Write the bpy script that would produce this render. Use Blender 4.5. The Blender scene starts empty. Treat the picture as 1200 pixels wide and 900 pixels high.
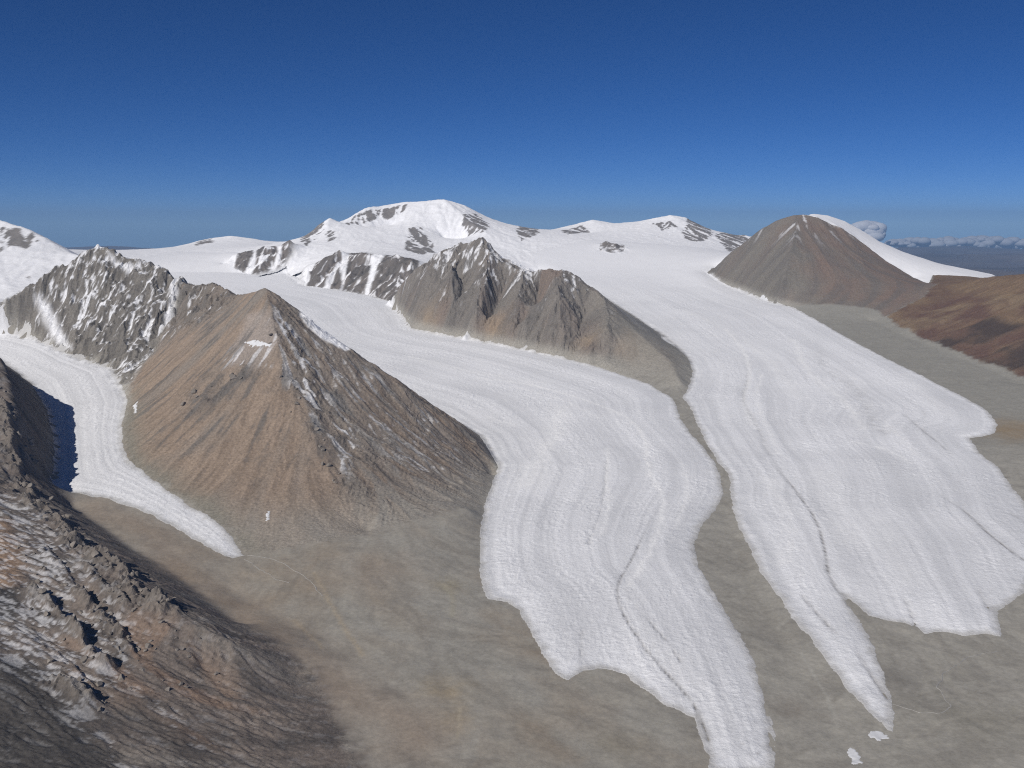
import bpy, math, random
import numpy as np

# ------------------------------------------------------------------ camera, sky, sun, exposure
scene = bpy.context.scene
FPX, ZC, HORIZON = 1177.0, 1250.0, 262.0            # focal length in photo pixels, camera height, level row
PITCH = math.atan((450.0 - HORIZON) / FPX)
cam_data = bpy.data.cameras.new('camera')
cam = bpy.data.objects.new('camera', cam_data)
scene.collection.objects.link(cam)
cam.location = (0, 0, ZC)
cam.rotation_euler = (math.pi / 2 - PITCH, 0, 0)
cam_data.sensor_width = 36.0
cam_data.lens = 36.0 * FPX / 1200.0
cam_data.clip_start = 5.0
cam_data.clip_end = 500000.0
scene.camera = cam

SUN_FROM = (-0.60, -0.80)                            # horizontal direction towards the sun
SUN_EL = math.radians(40.0)
az = math.atan2(SUN_FROM[0], SUN_FROM[1])            # clockwise from +Y
world = bpy.data.worlds.new('World')
scene.world = world
world.use_nodes = True
wn = world.node_tree.nodes
wn.clear()
sky = wn.new('ShaderNodeTexSky')
sky.sky_type = 'NISHITA'
sky.sun_disc = False
sky.sun_elevation = SUN_EL
sky.sun_rotation = az
sky.altitude = 9000.0
sky.air_density = 1.0
sky.dust_density = 0.0
sky.ozone_density = 4.0
bg = wn.new('ShaderNodeBackground')
bg.inputs['Strength'].default_value = 0.064
wo = wn.new('ShaderNodeOutputWorld')
hs = wn.new('ShaderNodeHueSaturation')                 # the camera's vivid colour setting
hs.inputs['Hue'].default_value = 0.508
hs.inputs['Saturation'].default_value = 1.2
world.node_tree.links.new(sky.outputs[0], hs.inputs['Color'])
world.node_tree.links.new(hs.outputs[0], bg.inputs[0])
world.node_tree.links.new(bg.outputs[0], wo.inputs[0])

sun_data = bpy.data.lights.new('sun', 'SUN')
sun_data.energy = 3.9
sun_data.angle = math.radians(0.53)
sun_data.color = (1.0, 0.95, 0.88)
sun = bpy.data.objects.new('sun', sun_data)
scene.collection.objects.link(sun)
sv = np.array([SUN_FROM[0], SUN_FROM[1], 0.0])
sv = sv / np.linalg.norm(sv) * math.cos(SUN_EL)
from mathutils import Vector
sun.rotation_euler = Vector((sv[0], sv[1], math.sin(SUN_EL))).to_track_quat('Z', 'Y').to_euler()
sun.location = (-3000, -1500, 5000)

scene.view_settings.view_transform = 'Standard'
scene.view_settings.look = 'None'
scene.view_settings.exposure = 0.0
scene.view_settings.gamma = 1.0
scene.view_settings.use_curve_mapping = False
scene.cycles.filter_width = 1.15
scene.cycles.max_bounces = 5
scene.cycles.diffuse_bounces = 3
scene.cycles.volume_bounces = 0
try:
    scene.cycles.use_denoising = False
except Exception:
    pass

F32 = np.float32
rng = np.random.RandomState(11)

# ------------------------------------------------------------------ noise
_perm = np.concatenate([rng.permutation(256)] * 3).astype(np.int32)
_ga = np.linspace(0, 2 * np.pi, 32, endpoint=False)
_gx, _gy = np.cos(_ga).astype(F32), np.sin(_ga).astype(F32)

def perlin(x, y, seed=0):
    xi = np.floor(x); yi = np.floor(y)
    fx = (x - xi).astype(F32); fy = (y - yi).astype(F32)
    X = (xi.astype(np.int64) + 7919 * seed) & 255
    Y = (yi.astype(np.int64) + 104729 * seed) & 255
    X1 = (X + 1) & 255; Y1 = (Y + 1) & 255
    u = fx * fx * fx * (fx * (fx * 6 - 15) + 10)
    v = fy * fy * fy * (fy * (fy * 6 - 15) + 10)
    def g(a, b, dx, dy):
        h = _perm[_perm[a] + b] & 31
        return _gx[h] * dx + _gy[h] * dy
    n00 = g(X, Y, fx, fy); n10 = g(X1, Y, fx - 1, fy)
    n01 = g(X, Y1, fx, fy - 1); n11 = g(X1, Y1, fx - 1, fy - 1)
    a = n00 + u * (n10 - n00); b = n01 + u * (n11 - n01)
    return (a + v * (b - a)) * F32(1.5)

def fbm(x, y, wl, octs=4, seed=0, gain=0.5):
    s = 0; a = 1.0; t = 0
    for i in range(octs):
        k = (2.03 ** i) / wl
        s = s + a * perlin(x * k, y * k, seed + i); t += a; a *= gain
    return s / t

def ridged(x, y, wl, octs=4, seed=0, gain=0.5):
    s = 0; a = 1.0; t = 0; w = 1.0
    for i in range(octs):
        k = (2.07 ** i) / wl
        n = 1 - np.abs(perlin(x * k, y * k, seed + i)) * 1.6
        n = n * w
        s = s + a * n; t += a; a *= gain
        w = np.clip(n * 1.3, 0, 1)
    return s / t - 0.45

def drawn(x, y, wl, octs, seed, f, gain=.5):
    """ridged relief, stretched along the ribs of the near slope where f is 1"""
    a = ridged(x, y, wl, octs, seed, gain)
    m = f > .02
    if m.any():
        xm, ym = x[m], y[m]
        b = ridged(xm * .45 + ym * .89, (xm * .89 - ym * .45) * .27, wl * .8, octs, seed + 50, gain)
        a = np.array(a, F32); a[m] = a[m] * (1 - f[m]) + b * f[m]
    return a

def smooth(a, b, x):
    t = np.clip((x - a) / (b - a), 0, 1)
    return t * t * (3 - 2 * t)

# ------------------------------------------------------------------ photo pixel -> direction -> place
CP, SP = math.cos(PITCH), math.sin(PITCH)
def ray(u, v):
    X = (u - 600.0) / FPX; V = (450.0 - v) / FPX
    return X, CP + V * SP, -SP + V * CP

GY = [0, 2000, 4000, 6000, 9000, 12000, 14000, 17000]
GZ = [-60, 0, 110, 250, 550, 900, 1100, 1200]
def G(y): return np.interp(y, GY, GZ)                                     # main valley and glacier level
def G1(y): return np.interp(y, [2000, 3360, 5300, 6500], [20, 115, 480, 700])   # side valley level

def on(u, v, g=G):
    """where the sight line through a photo pixel meets the valley level g"""
    dx, dy, dz = ray(u, v)
    ys = np.linspace(300, 20000, 12000)
    t = ys / dy
    k = int(np.argmax(ZC + t * dz - g(ys) < 0))
    y = ys[k]; t = y / dy
    return (t * dx, y, float(g(y)))

def at(u, v, y):
    dx, dy, dz = ray(u, v); t = y / dy
    return (t * dx, y, ZC + t * dz)

def offs(l): return [on(u, v, lambda y, z=z: y * 0 + z) for u, v, z in l]
def ons(l, g=G): return [on(u, v, g) for u, v in l]
def ats(l): return [at(*p) for p in l]
def xy(l): return [(p[0], p[1]) for p in l]

# ------------------------------------------------------------------ crests, valley lines, glacier outlines
C_PYR_ARETE = ats([(310, 335, 5000), (322, 380, 4760), (335, 440, 4480), (350, 480, 4290), (365, 510, 4150), (400, 570, 3880), (430, 625, 3600)])
C_PYR_RIGHT = ats([(310, 335, 5000), (328, 348, 4980), (345, 362, 4950), (375, 385, 4900), (400, 402, 4850), (440, 428, 4800), (480, 458, 4720), (520, 487, 4700), (550, 508, 4680), (570, 535, 4560), (577, 562, 4400)])
C_BACK = ats([(310, 335, 5000), (300, 341, 5080), (277, 347, 5350), (262, 338, 5480), (248, 331, 5600), (225, 335, 5700), (210, 328, 5800), (190, 315, 5900), (160, 303, 6000), (140, 298, 6050), (115, 287, 6100), (95, 299, 6080), (70, 310, 6050), (40, 335, 6000), (0, 350, 5950), (-60, 365, 5900), (-200, 380, 5800)])
C_RIB = ats([(210, 328, 5800), (205, 365, 5580), (180, 410, 5340), (155, 445, 5060)])
C_LPEAK = ats([(-260, 262, 9600), (-150, 252, 9200), (-60, 252, 9000), (0, 258, 8800), (30, 267, 8700), (55, 279, 8600), (78, 294, 8500), (100, 303, 8200)])
C_FORE = ats([(-160, 350, 5300), (-80, 380, 5050), (-30, 405, 4620), (0, 418, 4480), (10, 450, 4260), (20, 500, 3920), (28, 570, 3570), (50, 587, 3450), (80, 617, 3240), (105, 645, 3060), (133, 657, 2970), (155, 682, 2820), (200, 713, 2660), (235, 735, 2570), (290, 765, 2530), (345, 790, 2530)])
C_MID = ats([(455, 352, 8900), (475, 330, 8600), (493, 311, 8500), (507, 301, 8450), (537, 285, 8350), (565, 277, 8250), (573, 296, 8100), (597, 316, 7950), (613, 314, 7850), (627, 321, 7800), (645, 309, 7700), (655, 316, 7650), (668, 319, 7600), (687, 334, 7500), (707, 348, 7350), (725, 368, 7150), (740, 384, 7000), (760, 402, 6780), (788, 425, 6450), (797, 447, 6080)])
MID_SPURS = [ats(l) for l in ([(507, 301, 8450), (497, 335, 8060), (492, 368, 7880)], [(565, 277, 8250), (572, 320, 7830), (562, 360, 7540), (545, 388, 7430)],
                              [(613, 314, 7850), (607, 355, 7420), (590, 392, 7270)], [(645, 309, 7700), (655, 350, 7250), (645, 395, 6990)],
                              [(707, 348, 7350), (712, 385, 6880), (700, 418, 6690)], [(537, 285, 8350), (530, 325, 7930), (520, 365, 7690)],
                              [(548, 318, 8110), (540, 355, 7840)], [(594, 330, 7930), (585, 355, 7790), (572, 380, 7560)], [(632, 338, 7730), (628, 370, 7490)], [(685, 358, 7340), (680, 395, 7010)])]
C_FAR = ats([(-60, 300, 14000), (120, 305, 13800), (175, 300, 13500), (205, 290, 13500), (240, 280, 13500), (270, 276, 13500), (300, 280, 13500), (320, 286, 13200), (335, 289, 12500), (347, 284, 12050), (360, 277, 12000), (375, 262, 12000), (387, 255, 12000), (400, 262, 12100), (415, 252, 12300), (430, 243, 12500), (455, 240, 12700), (475, 236, 12700), (490, 236, 12700), (520, 233, 12700), (540, 239, 12700), (570, 254, 12800), (600, 267, 13000), (620, 268, 13200), (640, 271, 13300), (665, 265, 13500), (695, 257, 13500), (720, 262, 13500), (750, 259, 13500), (785, 252, 13500), (802, 254, 13500), (830, 269, 13500), (860, 275, 13400), (885, 277, 13200), (930, 290, 12900)])
FAR_SPURS = [ats(l) for l in ([(520, 233, 12700), (548, 258, 12200), (575, 276, 11700), (600, 297, 11100)],
                              [(475, 236, 12700), (484, 262, 12150), (494, 277, 11700), (500, 290, 11200)],
                              [(387, 255, 12000), (378, 272, 11700), (365, 284, 11400)],
                              [(420, 264, 12030), (440, 266, 12120), (460, 264, 12270)], [(425, 281, 11250), (455, 285, 11300)], [(545, 283, 11900), (520, 280, 12000)],
                              [(695, 257, 13500), (690, 275, 12900)], [(785, 252, 13500), (815, 266, 13100), (838, 279, 12700)])]
C_NUN = ats([(704, 287, 11450), (710, 278, 11500), (716, 288, 11400), (723, 283, 11450), (727, 291, 11400)])
C_BUT1 = ats([(262, 312, 10900), (285, 294, 10950), (298, 299, 10900), (310, 288, 10950), (326, 293, 10950), (340, 281, 11000), (352, 292, 10950), (366, 299, 10800)])
C_BUT2 = ats([(352, 330, 9950), (375, 307, 10200), (398, 291, 10250), (409, 312, 10100), (420, 293, 10150), (436, 298, 10050), (450, 304, 9950), (466, 299, 9850), (488, 309, 9650)])
C_RIGHT = ats([(835, 318, 10300), (850, 301, 10250), (870, 286, 10220), (890, 270, 10150), (910, 258, 10050), (930, 252, 10000), (945, 251, 9990), (962, 256, 9950), (985, 267, 9900), (1010, 284, 9800), (1040, 307, 9600), (1070, 325, 9350), (1088, 333, 9080)])
C_ICE = ats([(950, 251, 10060), (970, 253, 10150), (990, 260, 10200), (1010, 271, 10200), (1030, 284, 10150), (1060, 297, 10050), (1100, 310, 9950), (1140, 318, 9800), (1165, 323, 9700)])
C_BROWN = ats([(1088, 333, 9080), (1105, 333, 8850), (1130, 329, 8600), (1160, 325, 8300), (1200, 321, 8000), (1260, 312, 7700), (1400, 300, 7400)])
RIGHT_SPUR = ats([(935, 252, 10000), (925, 300, 9330), (915, 335, 8970)])
BROWN_SPURS = [ats(l) for l in ([(1130, 329, 8600), (1110, 355, 8000), (1075, 385, 7500)], [(1200, 321, 8000), (1180, 360, 7350), (1150, 410, 6800)], [(1400, 300, 7400), (1290, 370, 6700), (1230, 430, 6250)])]

E_MIDL = ons([(832, 905), (826, 880), (812, 842), (780, 826), (730, 790), (700, 783), (683, 786), (665, 798), (655, 792), (640, 772), (622, 742), (608, 715), (595, 706), (572, 703), (566, 690), (562, 655), (563, 625), (568, 595), (576, 570)])
E_MIDL_HID = [(-60, 4500), (-160, 5000), (-420, 5500), (-900, 6050), (-1400, 6600), (-1900, 7200), (-2350, 7900), (-2900, 8800), (-3500, 9800), (-4100, 11000)]
E_MIDR = ons([(908, 905), (905, 850), (898, 815), (880, 768), (858, 730), (838, 698), (818, 662), (813, 638), (820, 618), (838, 596), (847, 578), (846, 570), (842, 554), (836, 541), (822, 521), (807, 506), (797, 490), (789, 467), (760, 450), (700, 431), (640, 416), (600, 408), (560, 400), (520, 394), (482, 386), (470, 370), (458, 354), (430, 346), (395, 340), (357, 335), (335, 320), (305, 324), (275, 318)])
E_RL = ons([(1046, 862), (1030, 846), (1005, 820), (980, 790), (955, 755), (930, 725), (910, 695), (890, 668), (884, 650), (874, 632), (866, 618), (859, 596), (856, 578), (857, 566), (852, 553), (842, 542), (828, 520), (819, 500), (809, 478), (800, 466), (808, 452), (812, 436), (806, 420), (792, 408), (775, 398)]) + [(1130, 7600, 410), (1010, 8388, 489), (860, 9200, 570), (650, 9900, 655)]
E_RR = ons([(828, 324), (845, 333), (870, 342), (900, 354), (930, 361), (965, 380), (1000, 400), (1040, 421), (1080, 440), (1130, 466), (1158, 482), (1168, 498), (1165, 508), (1150, 512), (1136, 514), (1148, 532), (1170, 548), (1185, 570), (1200, 590), (1215, 610)]) + [(1900, 3450, 80)] + ons([(1200, 695), (1185, 705), (1168, 715), (1172, 745), (1150, 742), (1130, 746), (1110, 740), (1085, 743), (1062, 730), (1040, 728), (1018, 721), (1000, 706), (990, 698), (1000, 718), (1018, 745), (1030, 775), (1038, 800), (1044, 820), (1048, 850)])
E_L_R = ons([(288, 652), (270, 628), (250, 610), (215, 588), (190, 570), (165, 552), (150, 540), (143, 520), (142, 500), (150, 470), (140, 448), (130, 432), (90, 420), (60, 405), (30, 395), (0, 390)], G1)
E_L_L = [(-3500, 5750), (-3250, 5650), (-2850, 5500), (-2450, 5060), (-2200, 4680), (-1990, 4280), (-1870, 3990)] + xy(ons([(55, 576), (120, 583), (160, 596), (200, 616), (240, 640), (272, 655)], G1))

P_MID = xy(E_MIDL) + E_MIDL_HID + [(-3900, 11700), (-3000, 11300)] + xy(E_MIDR)[::-1]
P_RIGHT = xy(E_RL) + [(250, 10400), (150, 11100), (900, 11900), (2300, 11900), (2900, 11400), (2500, 10800), (2100, 10550)] + xy(E_RR)
P_LEFT = xy(E_L_R) + E_L_L
P_ICE = xy(C_RIGHT[6:]) + [(3900, 9350), (4700, 9250), (5600, 9700), (4900, 10500), (4000, 10900), (3100, 10800), (2850, 10300)]
P_PYR = xy(E_L_R[:10]) + xy(C_RIB[::-1]) + [(-1500, 6150), (-900, 5950), (-450, 5520), (-170, 5000), (-70, 4500), (-85, 4200), (-120, 3930), (-330, 3700), (-562, 3520), (-800, 3380)]
P_SNOWMT = xy(C_RIB) + xy(E_L_R[9:]) + [(-4600, 5500), (-4600, 6500), (-2900, 7000), (-1500, 6350)]
P_LPEAK = [(-7900, 7000), (-2900, 7000), (-2900, 8900), (-4200, 11000), (-7900, 11000)]
P_FORE = [(-4600, 700), (-4600, 5500), (-3400, 5660), (-2850, 5500), (-2450, 5060), (-2200, 4680), (-1990, 4280), (-1870, 3990), (-1720, 3740), (-1450, 3450), (-1130, 3150), (-800, 2800), (-520, 2530), (-430, 2312), (-330, 2085), (-250, 1500), (-200, 700)]
P_MIDR = xy(C_MID[:1]) + xy(ons([(458, 354), (470, 370), (482, 386), (520, 394), (560, 400), (640, 416), (700, 430), (760, 449), (792, 462), (806, 455), (812, 436), (806, 420), (792, 408)])) + [(1130, 7600), (1010, 8388), (860, 9200), (200, 9350), (-500, 9250), (-1000, 9150)]
P_RMT = xy(E_RR[:5]) + [(2750, 8480), (2970, 8206), (2990, 8000), (3400, 8300), (3800, 8900)] + xy(C_RIGHT[::-1][:7]) + [(2650, 10350), (2300, 10650), (2050, 10600)]
P_BROWN = [(3800, 8900), (3400, 8300), (2990, 8000), (2990, 7600), (3042, 7110), (3110, 6600), (3181, 6161), (3500, 5300), (7900, 4500), (7900, 8500), (4900, 9250), (3900, 9350)] + xy(C_RIGHT[-1:])
P_BUT1 = xy(ons([(268, 318), (300, 323), (333, 319), (350, 314)])) + [(-2350, 10850), (-2350, 11150), (-3500, 11150)]
P_BUT2 = xy(ons([(352, 336), (395, 341), (430, 347), (458, 355)])) + [(-1090, 8950), (-900, 9300), (-850, 9800), (-1500, 10450), (-2150, 10450)]
P_NUN = [(960, 11280), (1100, 11200), (1270, 11260), (1310, 11650), (1000, 11700)]
P_DIV = [(-3300, 12000), (-2650, 12600), (-2450, 14300)]

FLOOR_LINES = [ons([(300, 660), (350, 655), (430, 642), (500, 622), (548, 596)], lambda y: G(y) + 42),
               [at(345, 790, 2530), (-430, 2312, 40), (-330, 2085, 35), (-260, 1500, 40), (-200, 500, 40)],
               ons([(270, 690), (320, 720), (400, 760), (480, 820), (500, 900)], lambda y: G(y) + 20),
               [(-1700, 3730, 190), (-1400, 3420, 156), (-1100, 3150, 116), (-790, 2820, 72)],
               ons([(850, 600), (870, 680), (920, 760), (980, 860)], lambda y: G(y) - 8),
               ons([(1100, 800), (1180, 780), (1250, 720)], lambda y: G(y) - 5),
               ons([(1020, 376), (1062, 395), (1100, 411), (1150, 430), (1200, 451)], lambda y: G(y) + 25),
               [(3500, 5300, 250), (4200, 4000, 220), (4200, 1500, 160)], [(1800, 1500, 0), (600, 800, -20)],
               [(-7900, 7300, 820), (-4500, 7300, 760), (-3400, 7300, 690), (-2700, 7700, 560)],
               [(-2900, 3300, 720), (-2500, 2400, 520), (-2100, 1700, 360), (-1700, 900, 220)],
               offs([(0, 610, 300), (0, 680, 242), (0, 760, 186), (0, 840, 141), (0, 900, 113)]),
               offs([(60, 650, 256), (90, 700, 202), (150, 760, 148), (150, 830, 112), (150, 900, 85)]),
               offs([(235, 780, 104), (260, 830, 80), (290, 900, 60)]),
               [(3300, 13600, 500), (4300, 12400, 150), (5500, 11600, 0), (7900, 10600, 0)],
               [(3600, 16300, -540), (7900, 13500, -560)], [(-7900, 16300, 500), (-3000, 16300, 700), (2500, 16300, 600)]]

LINES = [RIGHT_SPUR, C_NUN, C_PYR_ARETE, C_PYR_RIGHT, C_BACK, C_RIB, C_LPEAK, C_FORE, C_MID, C_FAR, C_BUT1, C_BUT2, C_RIGHT, C_ICE, C_BROWN] + MID_SPURS + FAR_SPURS + BROWN_SPURS + FLOOR_LINES
FILLS = [(P_MID, G), (P_RIGHT, G), (P_LEFT, G1)]

# ------------------------------------------------------------------ base relief: relax a surface through those lines
X0, X1, Y0, Y1 = -8000.0, 8000.0, 400.0, 16400.0

def in_poly(x, y, poly):
    inside = np.zeros(x.shape, bool)
    n = len(poly)
    for i in range(n):
        xa, ya = poly[i]; xb, yb = poly[(i + 1) % n]
        if ya == yb: continue
        c = (ya > y) != (yb > y)
        inside ^= c & (x < (xb - xa) * (y - ya) / (yb - ya) + xa)
    return inside

def seg_dist(x, y, line, closed=False, param=False):
    """distance to a polyline (and height interpolated along it)"""
    best = np.full(x.shape, 1e9, F32); who = np.zeros(x.shape, F32); s0 = 0.0
    pts = list(line) + ([line[0]] if closed else [])
    for a, b in zip(pts[:-1], pts[1:]):
        dx, dy = b[0] - a[0], b[1] - a[1]; L2 = dx * dx + dy * dy + 1e-6
        t = np.clip(((x - a[0]) * dx + (y - a[1]) * dy) / L2, 0, 1)
        d = np.hypot(x - a[0] - t * dx, y - a[1] - t * dy)
        if param:
            who = np.where(d < best, s0 + t * math.sqrt(L2), who); s0 += math.sqrt(L2)
        best = np.minimum(best, d)
    return (best, who) if param else best

def poly_sd(x, y, poly):
    """signed distance, positive inside"""
    d = seg_dist(x, y, poly, closed=True)
    return np.where(in_poly(x, y, poly), d, -d)

def box_blur(a, r):
    for ax in (0, 1):
        p = np.concatenate([np.repeat(np.take(a, [0], ax), r + 1, ax), a, np.repeat(np.take(a, [-1], ax), r, ax)], ax)
        c = np.cumsum(p.astype(np.float64), ax)
        n = a.shape[ax]
        a = ((np.take(c, range(2 * r + 1, 2 * r + 1 + n), ax) - np.take(c, range(0, n), ax)) / (2 * r + 1))
    return a

def solve():
    H = None
    for n, iters in ((50, 500), (100, 400), (200, 300), (400, 220), (800, 160)):
        cx, cy = (X1 - X0) / n, (Y1 - Y0) / n
        gx = X0 + (np.arange(n) + 0.5) * cx; gy = Y0 + (np.arange(n) + 0.5) * cy
        gxx, gyy = np.meshgrid(gx, gy)
        acc = np.zeros((n, n)); cnt = np.zeros((n, n))
        for line in LINES:
            for a, b in zip(line[:-1], line[1:]):
                m = max(2, int(math.hypot(b[0] - a[0], b[1] - a[1]) / (cx * 0.4)) + 1)
                t = np.linspace(0, 1, m)
                px = a[0] + t * (b[0] - a[0]); py = a[1] + t * (b[1] - a[1]); pz = a[2] + t * (b[2] - a[2])
                ix = np.floor((px - X0) / cx).astype(int); iy = np.floor((py - Y0) / cy).astype(int)
                ok = (ix >= 0) & (ix < n) & (iy >= 0) & (iy < n)
                np.add.at(acc, (iy[ok], ix[ok]), pz[ok]); np.add.at(cnt, (iy[ok], ix[ok]), 1)
        fixed = cnt > 0
        val = np.where(fixed, acc / np.maximum(cnt, 1), 0)
        for poly, g in FILLS:
            m = in_poly(gxx, gyy, poly) & ~fixed & ~in_poly(gxx, gyy, P_NUN) & (gyy < 10600)
            val = np.where(m, g(gyy), val); fixed |= m
        if H is None:
            H = np.where(fixed, val, val[fixed].mean())
        else:
            H = np.repeat(np.repeat(H, 2, 0), 2, 1)
            H = np.where(fixed, val, box_blur(H, 1))
        for _ in range(iters):
            p = np.pad(H, 1, mode='edge')
            H = np.where(fixed, val, 0.25 * (p[:-2, 1:-1] + p[2:, 1:-1] + p[1:-1, :-2] + p[1:-1, 2:]))
    return H.astype(F32)

NB = 800
HB = solve()
CB = (X1 - X0) / NB

def soften_neve(H):
    # firn basin: no break in slope where the glacier leaves the high snowfields
    gx = X0 + (np.arange(NB) + .5) * CB; gy = Y0 + (np.arange(NB) + .5) * CB
    gx, gy = np.meshgrid(gx, gy)
    w = smooth(9300, 10200, gy) * (1 - smooth(11900, 12700, gy)) * in_poly(gx, gy, [(700, 9300), (1900, 9300), (1950, 10400), (2400, 10900), (2900, 11600), (2900, 12800), (200, 12800), (150, 11000), (600, 10000)])
    w = w * (1 - box_blur(in_poly(gx, gy, P_NUN).astype(F32), 3))
    w = box_blur(box_blur(w, 6), 6)
    B = H
    for _ in range(3): B = box_blur(B, 16)
    return (H * (1 - w) + B * w).astype(F32)
HB = soften_neve(HB)

def cubic(A, x, y, x0=X0, y0=Y0, c=CB):
    fx = (x - x0) / c - 0.5; fy = (y - y0) / c - 0.5
    ix = np.floor(fx); iy = np.floor(fy)
    tx = (fx - ix).astype(F32); ty = (fy - iy).astype(F32)
    ix = ix.astype(np.int32); iy = iy.astype(np.int32)
    def w(t):
        return ((1 - t) ** 3 / 6, (3 * t ** 3 - 6 * t ** 2 + 4) / 6, (-3 * t ** 3 + 3 * t ** 2 + 3 * t + 1) / 6, t ** 3 / 6)
    wx, wy = w(tx), w(ty)
    out = 0
    h, wd = A.shape
    for j in range(4):
        jy = np.clip(iy + j - 1, 0, h - 1)
        row = 0
        for i in range(4):
            row = row + wx[i] * A[jy, np.clip(ix + i - 1, 0, wd - 1)]
        out = out + wy[j] * row
    return out

def linear(A, x, y, x0, y0, c):
    h, wd = A.shape
    fx = np.clip((x - x0) / c - 0.5, 0, wd - 1.001); fy = np.clip((y - y0) / c - 0.5, 0, h - 1.001)
    ix = fx.astype(np.int32); iy = fy.astype(np.int32)
    tx = (fx - ix).astype(F32); ty = (fy - iy).astype(F32)
    k = iy * wd + ix
    f = A.ravel()
    a = f[k] + tx * (f[k + 1] - f[k]); b = f[k + wd] + tx * (f[k + wd + 1] - f[k + wd])
    return a + ty * (b - a)

def seg_side(x, y, line):
    """signed distance to an open line: positive on its right-hand/far side as the line is walked"""
    best = np.full(x.shape, 1e9, F32); sg = np.zeros(x.shape, F32)
    for a, b in zip(line[:-1], line[1:]):
        dx, dy = b[0] - a[0], b[1] - a[1]; L2 = dx * dx + dy * dy + 1e-6
        t = np.clip(((x - a[0]) * dx + (y - a[1]) * dy) / L2, 0, 1)
        d = np.hypot(x - a[0] - t * dx, y - a[1] - t * dy)
        cr = dx * (y - a[1]) - dy * (x - a[0])
        sg = np.where(d < best, np.sign(cr), sg); best = np.minimum(best, d)
    return (best * sg).astype(F32)

def cast0(u, v, lo=900.0, hi=15500.0):
    """where the sight line through a pixel meets the relief"""
    dx, dy, dz = ray(u, v)
    ys = np.arange(lo, hi, 6.0); t = ys / dy
    z = ZC + t * dz - cubic(HB, t * dx, ys)
    k = int(np.argmax(z < 0)) if (z < 0).any() else len(ys) - 1
    return (t[k] * dx, ys[k], float(ZC + t[k] * dz))

# region weights on the base grid, blurred into one another
bx = X0 + (np.arange(NB) + 0.5) * CB; by = Y0 + (np.arange(NB) + 0.5) * CB
BX, BY = np.meshgrid(bx, by)
WX = BX + fbm(BX, BY, 300, 4, 81) * 45; WY = BY + fbm(BX, BY, 300, 4, 91) * 45
def region(poly, r=2, warp=True):
    m = in_poly(WX if warp else BX, WY if warp else BY, poly).astype(F32)
    return box_blur(box_blur(m, r), r).astype(F32) if r else m
R = {'fore': region(P_FORE, 3), 'pyr': region(P_PYR, 2), 'snowmt': region(P_SNOWMT, 2), 'lpeak': region(P_LPEAK, 3),
     'mid': region(P_MIDR, 1), 'rmt': region(P_RMT, 1), 'brown': region(P_BROWN, 1), 'but1': region(P_BUT1, 1, False), 'but2': region(P_BUT2, 1, False),
     'nun': region(P_NUN, 1, False),
     'crag': region(xy(ats([(190, 315, 5950), (215, 325, 5850), (250, 328, 5680), (285, 342, 5400), (280, 370, 5200), (235, 405, 5250), (195, 420, 5330), (180, 400, 5450)])), 2)}
CR2 = np.maximum(region(xy([cast0(*p) for p in [(200, 488), (232, 448), (268, 424), (308, 428), (292, 458), (250, 482), (215, 496)]]), 2),
                 region(xy([cast0(*p) for p in [(316, 350), (345, 385), (385, 450), (440, 545), (446, 622), (408, 590), (352, 490), (322, 405)]]), 2))
R['crag2'] = (np.clip(CR2 * smooth(-.25, .25, fbm(BX, BY, 150, 3, 95)) + .5 * R['pyr'] * smooth(.22, .5, fbm(BX, BY, 240, 4, 96)) * smooth(3900, 4200, BY), 0, 1)).astype(F32)
R['mid'] = R['mid'] * (1 - .75 * smooth(500, 950, BX)).astype(F32)
far_m = ((BY > 9350) & (BX < 3300)) | ((BY > 6950) & (BX < -2200)) | (BY > 10900)
R['far'] = box_blur(far_m.astype(F32), 3).astype(F32) * (1 - np.clip(R['but1'] + R['but2'] + R['rmt'] + R['mid'] + R['lpeak'] + R['nun'], 0, 1))

PYR_RIGHT = smooth(-60, 120, seg_side(BX, BY, C_PYR_ARETE)).astype(F32)
FA = np.clip(2.2 * box_blur(R['fore'], 9) - 1.15, 0, 1).astype(F32)          # relief dies out towards the toe of a slope
PA = np.clip(2.2 * box_blur(R['pyr'], 5) - 1.1, 0, 1).astype(F32)
toe = lambda k, n=2: np.clip(1.9 * box_blur(R[k], n) - .9, 0, 1).astype(F32)
MA, B1, B2 = toe('mid'), toe('but1'), toe('but2')
A_G = 2.0 + 12 * FA + (6 + 6 * PYR_RIGHT) * PA + 26 * R['snowmt'] + 22 * R['crag'] + 64 * MA + 8 * R['rmt'] + 40 * R['brown'] + 75 * B1 + 75 * B2 + 20 * R['far'] + 18 * R['lpeak']
A_R = 1.0 + 12 * FA + (2.5 + 4 * PYR_RIGHT) * PA + 32 * R['snowmt'] + 20 * R['crag'] + 15 * R['crag2'] + 22 * MA + 5 * R['rmt'] + 4 * R['brown'] + 22 * B1 + 22 * B2 + 7 * R['far'] + 8 * R['lpeak'] + 12 * R['nun']

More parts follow.
